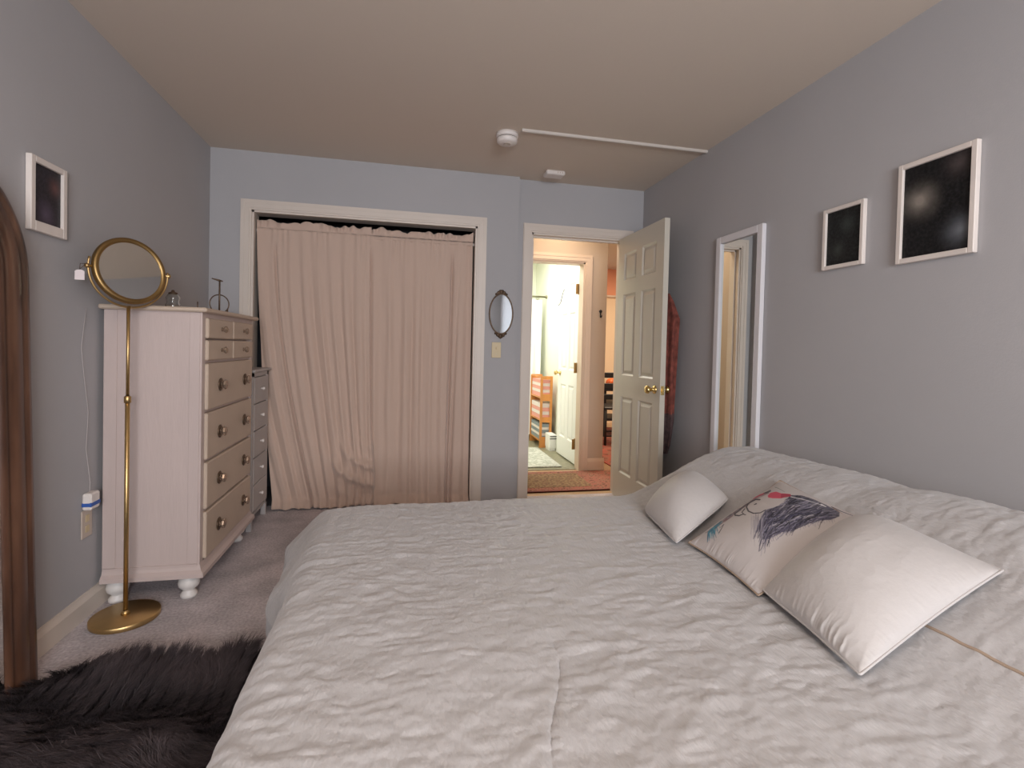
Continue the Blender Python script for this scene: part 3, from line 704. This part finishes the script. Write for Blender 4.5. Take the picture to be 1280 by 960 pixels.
# ------------------------------------------------------------------ cushions
def cushion(name, label, corners, T_, m, seed, nu=110, pinch=.05, col=None, droop=0, wr=1.0, pip=True, rnd=(0, 0, 0, 0)):
    """corners: left, bottom, right, top (as seen), points of the seam corners; plump on both sides"""
    P00, P10, P11, P01 = [np.array(c, float) for c in corners]
    u, v = np.meshgrid(np.linspace(0, 1, nu), np.linspace(0, 1, nu), indexing='ij')
    # edges bow inward between the corners
    uu = u + pinch * (u - .5) * -4 * v * (1 - v) * .9; vv = v + pinch * (v - .5) * -4 * u * (1 - u) * .9
    for k_, (su, sv) in enumerate(((-1, -1), (1, -1), (1, 1), (-1, 1))):
        wk = np.clip(su * (2 * u - 1), 0, 1) ** 3 * np.clip(sv * (2 * v - 1), 0, 1) ** 3 * rnd[k_]
        uu = uu + (.5 - u) * wk; vv = vv + (.5 - v) * wk
    nrm = np.cross(P10 - P00, P01 - P00) + np.cross(P11 - P10, P01 - P11) * 0
    nrm = nrm / np.linalg.norm(nrm)
    if nrm[2] < 0: nrm = -nrm
    B = lambda a, b: (P00[:, None, None] * (1 - a) * (1 - b) + P10[:, None, None] * a * (1 - b) + P11[:, None, None] * a * b + P01[:, None, None] * (1 - a) * b)
    P = B(uu, vv)
    e = np.minimum(np.minimum(u, 1 - u), np.minimum(v, 1 - v))
    prof_ = (np.sin(PI * u) * np.sin(PI * v)) ** .55
    seamw = np.exp(-e / .10) * sstep(0, .03, e)
    # wrinkles pulling away from the seams
    wrk = seamw * .0055 * wr * ((ridge(v * 22 + 1.5 * fbm(v * 6, u * 6, seed), u * 2.2, seed, 2) - .45) * .7 * np.exp(-np.minimum(u, 1 - u) / .07) + 2.0 * (ridge(u * 20 + 1.5 * fbm(u * 6, v * 6, seed + 2), v * 2.2, seed + 3, 2) - .45) * fbm(u * 5, v * 0, seed + 4, 2) * np.exp(-v / .09))
    soft = .008 * (fbm(u * 3, v * 3, seed + 5, 2) - .5) * prof_ + .0012 * wr * (ridge(u * 6, v * 9, seed + 8, 2) - .5) * prof_
    top = T_ * prof_ + wrk + soft
    bot = T_ * .42 * prof_
    up = P + nrm[:, None, None] * top; lo = P - nrm[:, None, None] * bot
    mb = MB().grid(up[0], up[1], up[2]).grid(lo[0], lo[1], lo[2], flip=True)
    o = mb.build(name, m, None, fix=False)
    if col is not None:
        ca = o.data.color_attributes.new('Col', 'FLOAT_COLOR', 'POINT')
        c4 = np.ones((2 * nu * nu, 4)); c4[:nu * nu, :3] = col(u, v).reshape(-1, 3); c4[nu * nu:, :3] = (.50, .465, .455)
        ca.data.foreach_set('color', c4.ravel())
    tag(o, label, 'cushion')
    if pip:
        idx = [(i, 0) for i in range(nu)] + [(nu - 1, j) for j in range(1, nu)] + [(i, nu - 1) for i in range(nu - 2, -1, -1)] + [(0, j) for j in range(nu - 2, 0, -1)]
        MB().tube([P[:, i, j] for i, j in idx[::2]], .0028, 6, True).build('piping', M['piping'] if pip == 'tan' else m, o)
    return o

def hgt(x, y): return float(ztop(np.array(x, float), np.array(y, float)))

def print_colours(corners_px):
    """sketch print: a shaggy grey mane, red glasses and a blue tuft, drawn in the cloth's own plane"""
    src = np.array([(0, 0), (1, 0), (1, 1), (0, 1)], float); dst = np.array(corners_px, float)
    Am = []
    for (a, b), (X, Y) in zip(src, dst): Am += [[a, b, 1, 0, 0, 0, -a * X, -b * X, X], [0, 0, 0, a, b, 1, -a * Y, -b * Y, Y]]
    Am = np.array(Am); h = np.append(np.linalg.solve(Am[:, :8], Am[:, 8]), 1).reshape(3, 3)
    def f(u, v):
        w_ = h[2, 0] * u + h[2, 1] * v + h[2, 2]
        X = (h[0, 0] * u + h[0, 1] * v + h[0, 2]) / w_; Y = (h[1, 0] * u + h[1, 1] * v + h[1, 2]) / w_
        c = np.ones(u.shape + (3,)) * np.array([.52, .485, .475])
        rg = np.random.default_rng(5)
        def stroke(pts, wd, colr, al=1.0):
            pts = np.array(pts, float)
            mn = pts.min(0) - 12; mx = pts.max(0) + 12
            k = (X > mn[0]) & (X < mx[0]) & (Y > mn[1]) & (Y < mx[1])
            if not k.any(): return
            x, y = X[k], Y[k]; best = np.zeros(x.shape)
            m_ = len(pts) - 1
            for i in range(m_):
                p, q = pts[i], pts[i + 1]; d = q - p; L = d @ d + 1e-9
                t = np.clip(((x - p[0]) * d[0] + (y - p[1]) * d[1]) / L, 0, 1)
                dist = np.hypot(x - p[0] - t * d[0], y - p[1] - t * d[1])
                ww = wd * (1 - .55 * (i + t) / m_)
                best = np.maximum(best, np.clip((ww - dist) / 2.2 + .5, 0, 1))
            a_ = (best * al)[:, None]; c[k] = c[k] * (1 - a_) + np.array(colr) * a_
        def fill(poly, colr, al, soft=6):
            poly = np.array(poly, float); inside = np.zeros(X.shape, bool)
            for i in range(len(poly)):
                (x1, y1), (x2, y2) = poly[i], poly[i - 1]
                cr = ((y1 > Y) != (y2 > Y)) & (X < (x2 - x1) * (Y - y1) / (y2 - y1 + 1e-9) + x1); inside ^= cr
            a_ = (inside * al)[..., None]; c[:] = c * (1 - a_) + np.array(colr) * a_
        mass = [(545, 550), (520, 460), (548, 390), (580, 330), (640, 305), (700, 270), (740, 215), (760, 160), (840, 135), (930, 150), (1010, 175), (1100, 215), (1100, 260), (1040, 315), (960, 350), (880, 400), (800, 450), (740, 478), (650, 495), (600, 540)]
        fill(mass, (.060, .058, .095), .85)
        P_ = np.array(mass)
        def inside(p):
            r_ = False
            for i in range(len(P_)):
                (x1, y1), (x2, y2) = P_[i], P_[i - 1]
                if (y1 > p[1]) != (y2 > p[1]) and p[0] < (x2 - x1) * (p[1] - y1) / (y2 - y1 + 1e-9) + x1: r_ = not r_
            return r_
        n_ = 0
        while n_ < 560:
            p = np.array([rg.uniform(520, 1100), rg.uniform(130, 550)])
            if not inside(p): continue
            n_ += 1
            base = math.atan2(.62, -.78) + (p[0] < 640) * -.45 + rg.normal(0, .16); L = rg.uniform(40, 105)
            pts = [p]
            for i in range(7):
                base += .20 * math.sin(i * 1.6 + p[0] * .03); pts.append(pts[-1] + L / 7 * np.array([math.cos(base), math.sin(base)]))
            cc = [(.008, .008, .014), (.025, .025, .05), (.08, .075, .13), (.26, .25, .32), (.42, .40, .43)][rg.choice(5, p=[.28, .26, .22, .15, .09])]
            stroke(pts, rg.uniform(1.6, 4.2), cc, .85)
        for i in range(46):      # loose ends along the lower fringe
            t = i / 45; p = np.array([560 + 520 * t, 545 - 280 * t + rg.normal(0, 8)])
            stroke([p, p + (-8, 22), p + (-3 + rg.normal(0, 6), 44)], 2.2, (.12, .11, .17), .7)
        for i in range(40):      # pale neck hair
            p = np.array([rg.uniform(470, 570), rg.uniform(360, 420)]); stroke([p, p + (-4, 60), p + (-12 + rg.normal(0, 8), rg.uniform(90, 190))], 1.8, [(.35, .33, .38), (.14, .13, .18)][i % 2], .6)
        for i in range(110):     # thin strip of hair to the left
            t = rg.random(); p = np.array([600 - 420 * t, 120 + 290 * t + 55 * math.sin(PI * t) * .4]) + rg.normal(0, 9, 2)
            stroke([p, p + (-28, 20), p + (-58, 34 + rg.normal(0, 5))], rg.uniform(2, 5), [(.04, .04, .06), (.12, .09, .12), (.30, .24, .27), (.22, .10, .11)][rg.choice(4)], .8)
        fill([(590, 185), (608, 150), (650, 134), (690, 150), (762, 146), (764, 172), (725, 190), (690, 208), (630, 212), (596, 206)], (.58, .06, .11), .95)
        fill([(690, 155), (762, 146), (764, 172), (725, 190), (690, 205)], (.30, .02, .05), .7)
        fill([(468, 205), (480, 180), (520, 152), (560, 142), (558, 158), (520, 182)], (.52, .05, .10), .95)
        fill([(545, 140), (605, 112), (612, 130), (580, 158)], (.04, .04, .05), .9)
        stroke([(765, 178), (860, 186), (990, 196)], 4.0, (.72, .70, .70)); stroke([(980, 190), (1008, 198)], 9, (.7, .68, .68))
        stroke([(640, 78), (660, 88), (690, 108), (716, 130)], 3, (.10, .14, .10)); stroke([(1050, 180), (1110, 200), (1195, 210)], 7, (.06, .06, .08)); stroke([(1060, 190), (1120, 225)], 4, (.35, .20, .12))
        for pts, wd in (([(530, 225), (500, 218), (465, 235), (440, 250), (432, 285), (450, 330), (490, 355), (540, 355), (580, 330)], 6), ([(505, 265), (490, 272)], 5), ([(345, 325), (375, 300), (415, 262), (440, 245)], 5), ([(350, 345), (380, 358), (410, 350), (430, 360)], 5), ([(420, 300), (400, 330), (415, 350)], 4), ([(345, 325), (350, 350)], 5), ([(232, 468), (250, 440), (268, 405), (240, 430)], 2.5)):
            stroke(pts, wd * 1.35, (.04, .035, .05), .95)
        for i in range(36):
            t = rg.random(); p = np.array([150 + 70 * t, 445 - 50 * t]) + rg.normal(0, 9, 2)
            stroke([p + (25, -25), p, p + (-12 + 30 * rg.random(), 55 + rg.normal(0, 14))], rg.uniform(2, 5), [(.03, .22, .32), (.10, .38, .48), (.02, .10, .18)][rg.choice(3)], .85)
        return c
    return f
S = 5.818; tocrop = lambda x, y: ((x - 860) * S, (y - 600) * S)
cushion('throw_cushion', 'printed cushion with a grey maned face in red glasses, between two plain cushions',
        [(2.215, 1.335, .528), (2.207, .986, .522), (2.585, .965, .690), (2.617, 1.405, .705)], .062, M['print'], 31, nu=330,
        col=print_colours([tocrop(863, 680), tocrop(946, 748), tocrop(1100, 642), tocrop(976, 600)]), wr=.8, pip='tan')
cushion('throw_cushion', 'small plain off-white cushion at the doorway end of the bed',
        [(2.202, 1.664, .538), (2.163, 1.325, .528), (2.468, 1.465, .628), (2.53, 1.83, .655)], .085, M['cushion'], 11, rnd=(.12, .05, .10, .35))
cushion('throw_cushion', 'large plain off-white satin cushion nearest the viewer with gathered edge',
        [(2.21, .985, .535), (2.167, .643, .530), (2.57, .676, .700), (2.572, 1.034, .735)], .088, M['cushion'], 21, nu=170, wr=1.6, rnd=(.04, .02, .0, .25))


# ------------------------------------------------------------------ shaggy rug
def rug():
    base = MB()
    th = np.linspace(0, 2 * PI, 120, endpoint=False)
    rc = (.60, 1.25)
    def outline(t):
        c, s = np.cos(t), np.sin(t)
        q = 1 / ((abs(c) / .60) ** 3.2 + (abs(s) / .60) ** 3.2) ** (1 / 3.2)
        return q * (1 + .035 * np.sin(3 * t + 1) + .03 * np.sin(7 * t) + .015 * np.sin(13 * t + 2))
    pts = [(max(.03, rc[0] + outline(t) * math.cos(t)), rc[1] + outline(t) * math.sin(t)) for t in th]
    base.prism(pts, 2, .001, .012)
    o = base.build('shag_rug', M['furback'], None)
    N_ = 150000
    q = RNG.random((N_ * 2, 2)) * (1.28, 1.28) + (rc[0] - .64, rc[1] - .64)
    d = q - rc; ang = np.arctan2(d[:, 1], d[:, 0]); rr = np.hypot(d[:, 0], d[:, 1])
    q = q[(rr < outline(ang) * .99) & (q[:, 0] > .04) & (q[:, 1] > .92)][:N_]
    n_ = len(q)
    fx, fy = q[:, 0], q[:, 1]
    fa = 2 * PI * fbm(fx * 3, fy * 3, 2, 3) * 1.6 + RNG.normal(0, .5, n_)
    cl = fbm(fx * 16, fy * 16, 8, 2)
    L = (.045 + .06 * cl) * RNG.uniform(.75, 1.15, n_)
    ln = np.clip(.5 + .5 * fbm(fx * 7, fy * 7, 12, 2), .3, 1.1)
    dirx = np.cos(fa); diry = np.sin(fa)
    # clumping: lean toward clump centres
    gx = (np.floor(fx * 22) + RNG.random()) / 22; gy = (np.floor(fy * 22) + .5) / 22
    seg = 4; wv = RNG.uniform(.0009, .0017, n_)
    V = np.zeros((n_, 2 * seg + 1, 3)); ra = RNG.random(n_) * PI
    wx, wy = np.cos(ra), np.sin(ra)
    for k in range(seg + 1):
        f_ = k / seg
        h = L * (f_ * (1 - .45 * f_ * ln)); off = L * ln * .75 * f_ ** 1.7
        cx_ = fx + dirx * off + (gx - fx) * .55 * f_; cy_ = fy + diry * off + (gy - fy) * .55 * f_; cz_ = .010 + h
        cx_ = np.maximum(cx_, .012)
        w_ = wv * (1 - f_)
        if k < seg:
            V[:, 2 * k] = np.stack([cx_ - wx * w_, cy_ - wy * w_, cz_], 1); V[:, 2 * k + 1] = np.stack([cx_ + wx * w_, cy_ + wy * w_, cz_], 1)
        else: V[:, 2 * seg] = np.stack([cx_, cy_, cz_], 1)
    nv_ = 2 * seg + 1; off_ = (np.arange(n_) * nv_)[:, None]
    quads = np.concatenate([off_ + np.array([2 * k, 2 * k + 1, 2 * k + 3, 2 * k + 2]) for k in range(seg - 1)], 1).reshape(-1)
    tris = (off_ + np.array([2 * seg - 2, 2 * seg - 1, 2 * seg])).reshape(-1)
    me = bpy.data.meshes.new('pile'); me.vertices.add(n_ * nv_); me.vertices.foreach_set('co', V.ravel())
    nq = n_ * (seg - 1); me.loops.add(nq * 4 + n_ * 3); me.loops.foreach_set('vertex_index', np.concatenate([quads, tris]).astype(np.int32))
    me.polygons.add(nq + n_)
    ls = np.concatenate([np.arange(nq) * 4, nq * 4 + np.arange(n_) * 3]).astype(np.int32)
    me.polygons.foreach_set('loop_start', ls)
    me.update(calc_edges=True)
    ca = me.color_attributes.new('Col', 'FLOAT_COLOR', 'POINT')
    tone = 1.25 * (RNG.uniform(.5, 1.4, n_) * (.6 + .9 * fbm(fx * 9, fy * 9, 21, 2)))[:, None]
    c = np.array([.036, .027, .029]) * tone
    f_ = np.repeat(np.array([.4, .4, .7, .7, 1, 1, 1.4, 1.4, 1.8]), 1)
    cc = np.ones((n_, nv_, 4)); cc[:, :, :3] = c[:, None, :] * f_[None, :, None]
    ca.data.foreach_set('color', cc.ravel())
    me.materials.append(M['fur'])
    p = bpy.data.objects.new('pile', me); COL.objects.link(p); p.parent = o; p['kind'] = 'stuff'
    tag(o, 'dark brown shaggy fur rug on the carpet beside the bed', 'rug')
rug()

# ------------------------------------------------------------------ robe behind the door
rb_ = thing('hanging_robe', 'rust red cloth hanging on the back of the open door', 'robe', (3.03, 3.0, 1.5))
nu, nv = 60, 60
u, v = np.meshgrid(np.linspace(0, 2 * PI, nu), np.linspace(0, 1, nv), indexing='ij')
def robe(z0, z1, k0, k1, m, name):
    z = z1 + (z0 - z1) * v
    hw = np.interp(z, [.45, .52, .70, 1.0, 1.30, 1.38, 1.50, 1.56], [.03, .07, .10, .105, .115, .125, .06, .015])
    hx = np.interp(z, [.45, .7, 1.35, 1.5, 1.56], [.02, .04, .045, .025, .01])
    fo = 1 + .12 * np.sin(u * 7 + 2 * z) + .05 * np.sin(u * 13 - 3 * z)
    yc2 = 3.02 + .0 * z
    return MB().grid(3.045 + hx * np.cos(u) * fo, yc2 + hw * np.sin(u) * fo, z).build(name, m, rb_, fix=False)
robe(.74, 1.56, 0, 0, M['robe'], 'cloth'); robe(.46, .745, 0, 0, M['robedark'], 'fringe')
MB().tube([(2.961, 3.02, 1.60), (3.02, 3.02, 1.60), (3.04, 3.02, 1.57), (3.045, 3.02, 1.54)], .004, 8).build('hook', M['bronze'], rb_)

# ------------------------------------------------------------------ hall and bathroom things
def persian(name, field, border, dark, scale):
    m = bpy.data.materials.new(name); m.use_nodes = True; nt = m.node_tree; b = nt.nodes['Principled BSDF']; b.inputs['Roughness'].default_value = .95
    tc = nt.nodes.new('ShaderNodeTexCoord')
    vo = nt.nodes.new('ShaderNodeTexVoronoi'); vo.inputs['Scale'].default_value = scale; nt.links.new(tc.outputs['Object'], vo.inputs['Vector'])
    no = nt.nodes.new('ShaderNodeTexNoise'); no.inputs['Scale'].default_value = scale * 1.6; no.inputs['Detail'].default_value = 4; nt.links.new(tc.outputs['Object'], no.inputs['Vector'])
    r = nt.nodes.new('ShaderNodeValToRGB'); r.color_ramp.interpolation = 'CONSTANT'
    els = r.color_ramp.elements; els[0].position = 0; els[0].color = (*dark, 1); els[1].position = .22; els[1].color = (*field, 1)
    e = els.new(.5); e.color = (*border, 1); e = els.new(.66); e.color = (*[min(1, c * 1.7 + .01) for c in field], 1)
    mx = nt.nodes.new('ShaderNodeMath'); mx.operation = 'ADD'; nt.links.new(vo.outputs['Distance'], mx.inputs[0])
    m3 = nt.nodes.new('ShaderNodeMath'); m3.operation = 'MULTIPLY_ADD'; m3.inputs[1].default_value = .8; m3.inputs[2].default_value = -.25; nt.links.new(no.outputs['Fac'], m3.inputs[0]); nt.links.new(m3.outputs[0], mx.inputs[1])
    nt.links.new(mx.outputs[0], r.inputs[0]); nt.links.new(r.outputs[0], b.inputs['Base Color']); return m
hr = thing('hall_runner', 'red and olive patterned runner on the hall floorboards', 'rug', (2.65, 4.05, 0))
MB().box((2.12, 3.735, .0005), (3.30, 4.375, .009)).build('border', persian('red_border', (.19, .060, .040), (.30, .17, .11), (.05, .018, .015), 34), hr)
MB().box((2.12, 3.735, .0006), (3.30, 3.755, .0105)).build('binding', mat('dark_red_binding', (.16, .03, .02), .9), hr)
MB().box((2.12, 3.85, .009), (2.86, 4.29, .0105)).build('field', persian('olive_field', (.16, .105, .050), (.22, .10, .06), (.09, .055, .03), 40), hr)
tag(MB().box((3.32, 4.2, .0005), (5.6, 6.9, .010)).build('living_rug', persian('red_rug', (.20, .045, .03), (.27, .12, .08), (.06, .02, .03), 12)), 'deep red patterned rug in the far room under the chair', 'rug')
bm_ = ramp_mat('pale_leaf_mat', [(.38, (.52, .53, .48)), (.47, (.34, .36, .30)), (.56, (.60, .61, .56))], 22, .95, (1, 1.6, 1))
tag(MB().box((1.7, 4.54, .007), (2.81, 5.47, .019), .004).build('bath_mat', bm_), 'pale leaf patterned mat on the bathroom floor', 'mat')
sh = thing('towel_shelf', 'orange pine shelf unit with towels in the bright bathroom', 'shelf', (2.88, 5.68, 0))
X0, X1, Ya, Yb, ZT = 2.84, 2.985, 5.50, 5.97, .84
# near side panel with three cut-outs, far panel, shelves
near = MB()
holes = ((.13, .30), (.36, .55), (.63, .80))
zs = [0] + [h_ for hh in holes for h_ in hh] + [ZT]
near.box((X0, Ya, 0), (X0 + .028, Ya + .016, ZT)).box((X1 - .028, Ya, 0), (X1, Ya + .016, ZT))
for k in range(0, len(zs) - 1, 2): near.box((X0 + .028, Ya, zs[k]), (X1 - .028, Ya + .016, zs[k + 1]))
near.build('side_panel', M['shelfwood'], sh); MB().box((X0, Yb - .016, 0), (X1, Yb, ZT)).build('side_panel', M['shelfwood'], sh)
for z in (.08, .32, .58): MB().box((X0 + .004, Ya + .016, z), (X1, Yb - .016, z + .016)).build('shelf_board', M['shelfwood'], sh)
MB().box((X0, Ya + .016, ZT - .016), (X0 + .012, Yb - .016, ZT)).build('rail', M['shelfwood'], sh)
k = 0
for zb, spec in ((.596, [('towel_pink', .05), ('towel_white', .035), ('towel_pink', .04), ('towel_white', .035), ('towel_pink', .04)]), (.336, [('towel_pink', .05), ('towel_white', .04), ('towel_pink', .045), ('towel_white', .05)]), (.096, [('towel_grey', .045), ('towel_white', .03), ('towel_grey', .04), ('towel_white', .03), ('towel_grey', .04)])):
    z = zb
    for n_i, (mm, hh) in enumerate(spec):
        tb = MB()
        pr_ = [(math.cos(t) * .5, math.sin(t) * .5) for t in np.linspace(-PI / 2, PI / 2, 7)]
        yv = [(X0 + .012, 0), (X1 - .035, 0)] + [(X1 - .035 + hh * .5 * c_ * 1.2 * 2 * .5, hh * .5 + s_ * hh) for c_, s_ in pr_][1:-1] + [(X1 - .035, hh), (X0 + .012, hh)]
        tb.prism([(a_, z + .0005 + b_ * .97) for a_, b_ in yv], 1, Ya + .022 + .004 * (n_i % 2), Yb - .03, False)
        shelf_n = {.596: 'top', .336: 'middle', .096: 'bottom'}[zb]
        cn = {'towel_pink': 'pink', 'towel_white': 'white', 'towel_grey': 'grey'}[mm]
        ordn = ['lowest', 'second', 'third', 'fourth', 'fifth'][n_i]
        tag(tb.build('folded_towel', M[mm]), 'folded %s towel, %s from below on the %s board of the pine shelf' % (cn, ordn, shelf_n), 'towel', 'folded towels on the pine shelf')
        z += hh
ht = thing('baseboard_heater', 'white slatted baseboard heater beside the open bathroom door', 'heater', (2.97, 5.35, 0))
MB().box((2.905, 5.30, .03), (2.99, 5.485, .19), .006).build('casing', M['bathwhite'], ht)
MB().box((2.908, 5.2985, .165), (2.985, 5.3, .175)).box((2.908, 5.2985, .14), (2.985, 5.3, .15)).build('vent_slots', M['black'], ht)
MB().box((2.91, 5.31, .006), (2.98, 5.475, .03)).build('foot', M['bathwhite'], ht)
scn = thing('shower_curtain', 'white shower curtain hanging from the bathroom rod', 'shower curtain', (2.45, 5.55, 0))
u, v = np.meshgrid(np.linspace(0, 1, 120), np.linspace(0, 1, 12), indexing='ij')
MB().grid(1.60 + 1.37 * u, 6.03 + .02 * np.sin(u * 80), 1.775 - 1.70 * v).build('cloth', M['curtainwhite'], scn, fix=False)
for k in range(8): MB().tube([(1.66 + k * .18 + .014 * math.cos(t), 6.03, 1.793 + .022 * math.sin(t)) for t in np.linspace(0, 2 * PI, 14, endpoint=False)], .0025, 6, True).build('ring', M['bronze'], scn)
tag(MB().tube([(1.4, 6.03, 1.815), (3.02, 6.03, 1.815)], .011, 12).tube([(3.02, 6.03, 1.815), (3.04, 6.03, 1.815)], .02, 12).build('shower_rod', mat('brushed_nickel', (.35, .33, .22), .35, 1)), 'metal rod carrying the white shower curtain', 'rod')
hk = MB().tube([(2.952, 5.02, 1.80), (2.935, 5.02, 1.79), (2.925, 5.03, 1.74), (2.915, 5.05, 1.66), (2.90, 5.07, 1.63), (2.885, 5.08, 1.65)], .006, 8)
tag(hk.build('robe_hook', mat('white_metal', (.20, .21, .20), .4, .6)), 'curved metal hook high on the white bathroom door', 'hook')
wh = thing('wall_hook', 'small dark double hook on the tan hall wall', 'hook', (3.11, 4.4, 1.5))
MB().box((3.104, 4.392, 1.47), (3.116, 4.3995, 1.525), .003).lathe([(0, 0), (.016, 0), (.012, .006), (0, .006)], (3.11, 4.394, 1.53), 12, (0, -1, 0)).build('backplate', M['black'], wh)
MB().tube([(3.11, 4.392, 1.49), (3.11, 4.37, 1.475), (3.11, 4.362, 1.49)], .005, 8).build('prong', M['black'], wh)

# ladder-back chair and table seen through the hall
ch = thing('ladder_back_chair', 'black ladder-back chair standing on the red rug in the far room', 'chair', (3.72, 5.6, .01))
cy0, cy1, cxa, cxb = 5.56, 5.94, 3.62, 4.02
for (lx, ly, hz) in ((cxa + .06, cy0, .46), (cxb, cy0, .46), (cxa + .06, cy1, .90), (cxb, cy1, .90)): MB().tube([(lx, ly, .01), (lx, ly, hz)], .016, 10).build('leg', M['black'], ch)
MB().box((cxa + .03, cy0 - .02, .44), (cxb + .02, cy1 + .02, .475), .01).build('seat', M['black'], ch)
for z in (.56, .70, .84): MB().box((cxa + .07, cy1 - .008, z - .035), (cxb - .01, cy1 + .008, z + .035), .006).build('back_slat', M['black'], ch)
for z in (.12, .18):
    MB().tube([(cxa + .06, cy0, z), (cxb, cy0, z)], .009, 8).build('stretcher', M['black'], ch)
tb_ = thing('side_table', 'dark slatted table behind the black chair holding an orange gourd', 'table', (4.1, 6.3, .01))
MB().box((3.85, 6.1, .62), (4.9, 6.7, .66), .006).build('table_top', M['black'], tb_)
for (lx, ly) in ((3.9, 6.15), (4.85, 6.15), (3.9, 6.65), (4.85, 6.65)): MB().box((lx - .02, ly - .02, .01), (lx + .02, ly + .02, .62)).build('leg', M['black'], tb_)
for z in (.22, .42): MB().box((3.9, 6.14, z), (4.85, 6.66, z + .03)).build('table_shelf', M['black'], tb_)
gd = MB(); 
uu, vv = np.meshgrid(np.linspace(0, 2 * PI, 49), np.linspace(0, PI, 20), indexing='ij')
rr = .085 * (1 + .07 * np.cos(uu * 8)) * np.sin(vv)
gd.grid(4.06 + rr * np.cos(uu), 6.28 + rr * np.sin(uu), .7215 + .062 * np.cos(vv))
tag(gd.build('orange_gourd', M['pumpkin'], fix=False), 'round ribbed orange gourd on the dark table in the far room', 'gourd')

# ------------------------------------------------------------------ lights
def area(name, loc, rot, sx, sy, e, col):
    l = bpy.data.lights.new(name, 'AREA'); l.shape = 'RECTANGLE'; l.size = sx; l.size_y = sy; l.energy = e; l.color = col
    o = bpy.data.objects.new(name, l); COL.objects.link(o); o.location = loc; o.rotation_euler = rot; return o
area('window_light', (1.65, YB - .13, 1.48), (PI / 2, 0, 0), 1.55, 1.2, 150, (.92, .95, 1.0))
area('bedroom_fill_light', (1.3, -.6, H - .03), (0, 0, 0), .5, .5, 20, (1, .80, .64))  # unseen warm fill added to even out the bedroom's brightness
area('hall_light', (2.65, 4.06, H - .03), (0, 0, 0), .35, .3, 6.5, (1, .80, .58))
area('bath_light', (2.35, 5.3, H - .03), (0, 0, 0), .9, .8, 36, (1, .97, .88))
area('living_light', (4.6, 5.6, H - .03), (0, 0, 0), 1.2, 1.2, 60, (1, .80, .58))

w = bpy.data.worlds.new('sky'); bpy.context.scene.world = w; w.use_nodes = True
w.node_tree.nodes['Background'].inputs[0].default_value = (.75, .86, 1, 1); w.node_tree.nodes['Background'].inputs[1].default_value = 1.5

# ------------------------------------------------------------------ camera
cam = bpy.data.cameras.new('camera'); co = bpy.data.objects.new('camera', cam); COL.objects.link(co)
yaw, pitch, roll, f_ = .211, .02, .0247, 633.19
cy_, sy3 = math.cos(yaw), math.sin(yaw); cp, sp_ = math.cos(pitch), math.sin(pitch)
F = np.array([sy3 * cp, cy_ * cp, -sp_]); Rr = np.array([cy_, -sy3, 0]); U = np.cross(Rr, F)
R2 = math.cos(roll) * Rr + math.sin(roll) * U; U2 = -math.sin(roll) * Rr + math.cos(roll) * U
from mathutils import Matrix
mt = Matrix(((R2[0], U2[0], -F[0], 1.2754), (R2[1], U2[1], -F[1], -.1741), (R2[2], U2[2], -F[2], 1.1615), (0, 0, 0, 1)))
co.matrix_world = mt
cam.sensor_width = 36; cam.lens = f_ / 1280 * 36; cam.shift_y = -32.58 / 1280; cam.clip_start = .02
sc = bpy.context.scene; sc.camera = co
sc.view_settings.view_transform = 'Standard'; sc.view_settings.look = 'None'; sc.view_settings.gamma = 1; sc.view_settings.exposure = 0
sc.cycles.max_bounces = 10; sc.cycles.diffuse_bounces = 6; sc.cycles.caustics_reflective = False; sc.cycles.caustics_refractive = False
sc.cycles.sample_clamp_indirect = 6
sc.cycles.use_denoising = True
for o in bpy.data.objects:
    if '_o' in o: del o['_o']
